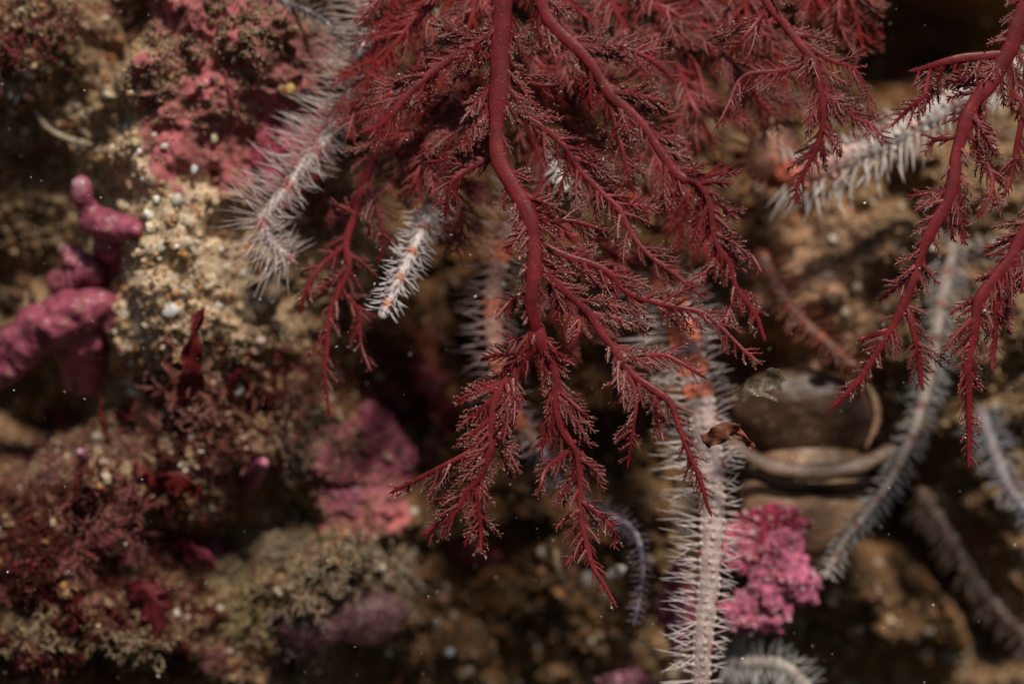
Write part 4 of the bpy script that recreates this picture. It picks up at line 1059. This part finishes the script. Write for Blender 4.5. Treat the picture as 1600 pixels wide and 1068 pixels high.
mb = MB(); mb.tubes(lp, (.15 + .02 * np.sin(np.arange(40) * .7)) * (1 - .15 * np.abs(np.linspace(-1, 1, 40)) ** 3), 14, (0, -1, .5), .3, np.array([.13, .075, .045]) * (.6 + .8 * fbm(np.arange(40) * .3, np.arange(40) * 0, 1, 3, 4))[None, :, None]); mb.build('mantle_lip', M_SHELL, sh)
lp = spline([at(*q) for q in [(1140, 722, 3.3), (1180, 742, 3.15), (1230, 758, 3.08), (1290, 764, 3.08), (1345, 758, 3.15), (1395, 742, 3.3)]], 40)
mb = MB(); mb.tubes(lp, .10 * (1 - .35 * np.abs(np.linspace(-1, 1, 40)) ** 2.5), 10, (0, -1, 0), .6, (.012, .007, .005)); mb.build('gap_shade_strip', M_TURF, sh)  # black tube standing in for the shade between the valves
V, F = ICO3
mb = MB(); mb.add(V * np.array([.40, .10, .27]) + at(1268, 612, 3.33), tris=F, C=(.012, .008, .006)); mb.build('hollow_shade', M_TURF, sh)  # black ellipsoid painted as the shade of a hollow in the upper valve
lp = spline([at(*q) for q in [(1346, 588, 3.65), (1366, 620, 3.55), (1370, 658, 3.5), (1352, 702, 3.5)]], 24)
mb = MB(); mb.tubes(lp, .08 * np.sin(np.linspace(.1, 3.04, 24)) * (1 + .2 * np.sin(np.arange(24) * 1.9)), 10, (.5, -1, 0), .35, (.42, .24, .15)); mb.build('lit_edge_strip', M_SHELL, sh)  # tan strip painted brighter as the lit right rim of the valve

def tube(label, pl, r0, r1, col, name, cat, material=None, seed=0, wob=.02):
    r = np.random.default_rng(seed)
    P = spline([at(*q) for q in pl], 40) + np.cumsum(r.normal(size=(40, 3)), 0) * wob * .1
    R = np.linspace(r0, r1, 40) * (1 + .12 * np.sin(np.arange(40) * 1.3) + .06 * r.normal(size=40)); R[0] *= .5; R[-1] *= .5
    mb = MB(); mb.tubes(P, R, 10, (.1, -1, 0), 1, np.array(col) * (1 + .15 * r.normal(size=(1, 40, 1))) * np.ones((1, 40, 3)))
    for e, q in ((P[0], R[0]), (P[-1], R[-1])): V_, F_ = ICO1; mb.add(V_ * q + e, tris=F_, C=col)
    return tag(mb.build(name, material or M_CHIP), label, cat)
tube('curved cream worm tube on the dark gravel at upper left', [(55, 172, 3.2), (75, 200, 2.9), (105, 216, 2.8), (142, 225, 3.0)], .05, .06, (.34, .27, .18), 'worm_tube', 'worm tube', seed=1)
tube('thick brown sandy tube bent between the sand and the red fuzz', [(365, 520, 2.9), (382, 505, 2.5), (410, 490, 2.4), (432, 470, 2.5), (436, 452, 2.9)], .16, .14, (.26, .185, .125), 'sandy_tube', 'worm tube', M_ROCK, 2, .1)
tube('grey brown blunt finger beside the thick sandy tube', [(408, 520, 3.0), (425, 512, 2.6), (438, 508, 2.5)], .1, .1, (.20, .12, .10), 'sandy_tube', 'worm tube', M_ROCK, 3)
tube('dark red thread running down over the turf covered rock', [(354, 20, 2.4), (353, 70, 1.9), (352, 125, 1.75), (366, 165, 1.75), (382, 195, 1.8), (388, 212, 2.2)], .026, .03, (.22, .035, .05), 'red_thread', 'red alga', M_BLADE, 4)
tube('short dark red thread below the coral pink finger', [(318, 235, 2.5), (330, 262, 2.3), (342, 292, 2.4)], .05, .03, (.24, .03, .05), 'red_thread', 'red alga', M_BLADE, 5)
tube('brown ring shaped tube at the left edge above the pink arm', [(40, 455, 3.3), (38, 485, 3.0), (15, 505, 3.0), (-20, 510, 3.1)], .05, .05, (.20, .13, .07), 'worm_tube', 'worm tube', seed=6)
tube('pale short stick on the sand right of the pink branch', [(245, 363, 2.8), (262, 352, 2.6), (277, 343, 2.7)], .045, .035, (.62, .54, .42), 'shell_splinter', 'shell chip', seed=7)
tube('orange worm like bit on the sand left of the blurred stem', [(355, 555, 2.9), (365, 548, 2.7), (378, 538, 2.8)], .05, .04, (.55, .26, .07), 'orange_bit', 'shell chip', seed=8)
tube('pale curled sand tube among the brown gravel bottom centre', [(868, 858, 3.9), (872, 885, 3.7), (878, 905, 3.7), (888, 922, 3.8)], .06, .05, (.32, .22, .14), 'worm_tube', 'worm tube', seed=9)

def chip(label, px, py, rx, ry, col, seed, lift=.12, rot=0.3, cat='shell chip', name='shell_chip'):
    r = np.random.default_rng(seed); V, F = ICO1
    S = V * np.array([rx, min(rx, ry) * .45, ry]) / 100 * (1 + .5 * (fbm(V[:, 0:1] * 1.4 + seed, V[:, 2:3] * 1.4 + V[:, 1:2], 1.2, 3, seed) - .5) * 1.6 + .16 * (r.random((len(V), 1)) - .5))
    ca, sa = math.cos(rot), math.sin(rot)
    S = S @ np.array([[ca, 0, -sa], [0, 1, 0], [sa, 0, ca]]).T
    mb = MB(); mb.add(S + on_bed(px, py, lift - .05), tris=F, C=np.array(col) * r.uniform(.6, .95, (len(V), 1)))
    return tag(mb.build(name, M_CHIP), label, cat)
CH = [('largest white shell chip on the sand above the pointed red blade', 267, 487, 16, 11, (.78, .76, .70), .5),
 ('pale chip to the right of the largest white one', 340, 478, 11, 8, (.62, .56, .46), .4),
 ('white cone shaped chip below the pink branch tip', 252, 384, 9, 13, (.74, .70, .60), -.3),
 ('cream double chip right of the pink branch tips', 290, 378, 17, 10, (.66, .55, .40), .1),
 ('orange pebble under the cream double chip', 288, 398, 7, 6, (.62, .28, .06), 0),
 ('creamy yellow broken shell just right of the pink neck', 200, 322, 21, 12, (.72, .58, .36), -.2),
 ('round greenish white chip above the pale stick', 277, 312, 10, 10, (.66, .64, .50), 0),
 ('oblong cream chip between the round chip and the pink branch', 228, 330, 6, 13, (.60, .48, .30), -.6),
 ('white round pebble left of the bent arm knee', 380, 427, 7, 8, (.85, .84, .78), 0),
 ('white pebble below the orange pebble', 262, 440, 7, 9, (.72, .70, .62), 0),
 ('white chip pair beside the dark shade, lower left sand', 203, 598, 13, 7, (.78, .74, .66), .4),
 ('bluish white chip at the edge of the dark shade', 133, 603, 7, 8, (.66, .72, .72), 0),
 ('broad pale chip under the white chip pair', 208, 612, 12, 8, (.66, .60, .50), -.3),
 ('tiny white chip near the orange specks left of the red blade', 193, 553, 7, 4, (.82, .78, .72), .5),
 ('white chip at the foot of the dark oval red leaf spikes', 150, 681, 8, 6, (.76, .68, .52), .2),
 ('bright cream pebble above the yellow broken shell', 212, 222, 9, 8, (.66, .50, .30), 0),
 ('white shiny pebble right of the cream pebble', 257, 228, 7, 6, (.80, .76, .66), 0),
 ('white pebble above the rock edge near the cream pebble', 202, 198, 10, 8, (.62, .60, .54), .4),
 ('white glint pebble at the foot of the turf covered rock', 303, 265, 6, 8, (.80, .80, .80), 0),
 ('cream egg shaped pebble in the turf below the pink finger', 335, 216, 6, 11, (.68, .54, .34), .1),
 ('yellow sponge dot on the turf covered rock', 450, 140, 12, 10, (.55, .36, .08), .2),
 ('orange speck on the top left rock', 57, 68, 6, 8, (.70, .30, .05), 0),
 ('cream speck below the orange one on the top left rock', 52, 104, 8, 6, (.72, .48, .28), .3),
 ('pinkish cream rubble chip right of the sandy tube', 400, 545, 16, 10, (.66, .44, .30), .5),
 ('cream rubble chip below the pinkish one', 408, 532, 9, 8, (.70, .52, .40), 0),
 ('white ribbed chip beside the seaweed tip over brown gravel', 966, 890, 15, 17, (.70, .62, .48), .4),
 ('pale blurred chip left of the ribbed one', 916, 905, 17, 16, (.42, .36, .33), 0),
 ('white pebble above the ribbed chip', 950, 752, 8, 9, (.76, .70, .62), 0),
 ('white dot pebble in the brown gravel at bottom centre', 703, 1018, 8, 8, (.62, .66, .74), 0),
 ('cream chip above the white dot pebble', 708, 962, 9, 7, (.66, .54, .42), .3),
 ('orange brown chip under the cream one', 698, 978, 11, 8, (.55, .27, .10), .2),
 ('tan chip up against the dark lobe, bottom centre', 690, 935, 15, 9, (.52, .32, .18), -.3),
 ('grey stone at the bottom edge near the white dot pebble', 725, 1050, 18, 14, (.34, .27, .18), .2),
 ('pale chip on the brown gravel left of the seaweed tip', 845, 862, 7, 8, (.56, .50, .44), 0),
 ('orange chip on the gravel below the pale one', 848, 892, 10, 7, (.52, .26, .12), 0),
 ('white chip in the top right shade above the white arm', 1375, 110, 10, 16, (.74, .62, .48), -.3),
 ('cream blob on the sandy mound right of the seaweed', 1292, 432, 11, 10, (.60, .46, .34), 0),
 ('cream blob low on the sandy mound', 1322, 488, 8, 9, (.58, .44, .32), 0),
 ('cream blob right on the sandy mound beside the seaweed tip', 1338, 448, 9, 9, (.56, .44, .32), 0),
 ('pale pebble in the lower right gravel', 1442, 1022, 14, 10, (.36, .28, .22), 0),
 ('grey blue pebble in the lower right gravel', 1480, 1025, 9, 16, (.34, .33, .34), .3),
 ('pale pebble at right, above the blurred bluish arm', 1556, 637, 9, 7, (.56, .48, .4), 0),
 ('cream pebble half way down the right edge', 1590, 690, 8, 7, (.5, .36, .24), 0)]
for i, (lab, px, py, rx, ry, colr, rot) in enumerate(CH):
    nm = 'pebble' if 'pebble' in lab or 'stone' in lab else ('sponge_dot' if 'sponge' in lab else 'shell_chip')
    chip(lab, px, py, rx, ry, colr, 200 + i, rot=rot, name=nm, cat=nm.replace('_', ' '))
# ribs on the ribbed chip are grooves in a fan
def fan(label, px, py, Y, R_, col, seed):
    n_, m_ = 44, 14
    a = np.linspace(-1.1, 1.1, n_); v = np.linspace(.05, 1, m_); A_, V_ = np.meshgrid(a, v)
    x = np.sin(A_) * V_ * R_ / 100; z = np.cos(A_) * V_ * R_ / 100 * 1.1
    y = -.09 * np.sqrt(np.maximum(0, 1 - (A_ / 1.15) ** 2)) * np.sin(V_ * 2.6) - .018 * np.cos(A_ * 22) * V_
    c_ = at(px, py, Y); ro = .5
    P = np.stack([x * math.cos(ro) - z * math.sin(ro) + c_[0], y + c_[1], x * math.sin(ro) + z * math.cos(ro) + c_[2] - R_ / 200], -1)
    idx = np.arange(n_ * m_).reshape(m_, n_)
    Q = np.stack([idx[:-1, :-1], idx[:-1, 1:], idx[1:, 1:], idx[1:, :-1]], -1).reshape(-1, 4)
    mb = MB(); mb.add(np.vstack([P.reshape(-1, 3), P.reshape(-1, 3) + [0, .03, 0]]), quads=np.vstack([Q, Q[:, ::-1] + n_ * m_]), C=np.tile((np.array(col) * (.65 + .35 * np.cos(A_ * 22)[..., None])).reshape(-1, 3), (2, 1)))
    return tag(mb.build('fan_shell', M_CHIP), label, 'shell')
fan('tiny white ribbed fan shell right of the lowest seaweed tip', 968, 893, 2.9, 22, (.80, .72, .60), 1)

# drifting scrap
poly = np.array([(1152, 640), (1158, 612), (1168, 592), (1188, 588), (1202, 574), (1216, 574), (1228, 592), (1222, 602), (1224, 614), (1208, 606), (1196, 612), (1215, 622), (1216, 630), (1192, 620), (1176, 618), (1166, 626)], float)
def inside(x, y, P):
    r_ = np.zeros(x.shape, bool); j = len(P) - 1
    for i in range(len(P)):
        c_ = ((P[i, 1] > y) != (P[j, 1] > y)) & (x < (P[j, 0] - P[i, 0]) * (y - P[i, 1]) / (P[j, 1] - P[i, 1] + 1e-9) + P[i, 0])
        r_ ^= c_; j = i
    return r_
sx, sy = np.meshgrid(np.arange(1148, 1234, 1.5), np.arange(568, 646, 1.5))
wob = (fbm(sx, sy, .12, 3, 3) - .5) * 11
ok = inside(sx + wob, sy + wob * .6, poly)
yy = .15 + (fbm(sx, sy, .03, 2, 8) - .5) * .35
Pt = np.stack([(sx - 800) / 100 * (30 + .15) / 30, yy, (534 - sy) / 100 * (30 + .15) / 30], -1).reshape(-1, 3)
ii = np.arange(sx.size).reshape(sx.shape)
Qs = np.stack([ii[:-1, :-1], ii[:-1, 1:], ii[1:, 1:], ii[1:, :-1]], -1)[ok[:-1, :-1] & ok[1:, 1:] & ok[:-1, 1:] & ok[1:, :-1]]
used = np.unique(Qs); remap = np.zeros(sx.size, int); remap[used] = np.arange(len(used)); Qs = remap[Qs]
Cs = np.array([.22, .18, .12]) * (.4 + 1.2 * fbm(sx, sy, .09, 3, 4).reshape(-1, 1)[used])
mb = MB(); mb.add(np.vstack([Pt[used], Pt[used] + [0, .012, 0]]), quads=np.vstack([Qs, Qs[:, ::-1] + len(used)]), C=np.vstack([Cs, Cs]))
tag(mb.build('drifting_scrap', mat('scrap', rough=.35, var=.5, nscale=9, bump=.5, bscale=12, spec=.6, trans=.4, alpha=.8)),
    'thin greenish translucent scrap drifting above the brown shell', 'scrap')

# particles in the water
n = 520
pp = np.array([at(rng.uniform(-20, 1620), rng.uniform(-20, 1090), rng.uniform(-2.5, 2.0)) for _ in range(n)])
mb = MB(); scatter(mb, pp, np.clip(rng.lognormal(-4.9, .55, n), .003, .032), np.array([[.7, .62, .5]]) * rng.uniform(.5, 1.1, (n, 1)), ICO0)
tag(mb.build('water_specks', M_SILT, smooth=False), 'fine pale specks drifting in the water in front of everything', 'specks', kind='stuff')
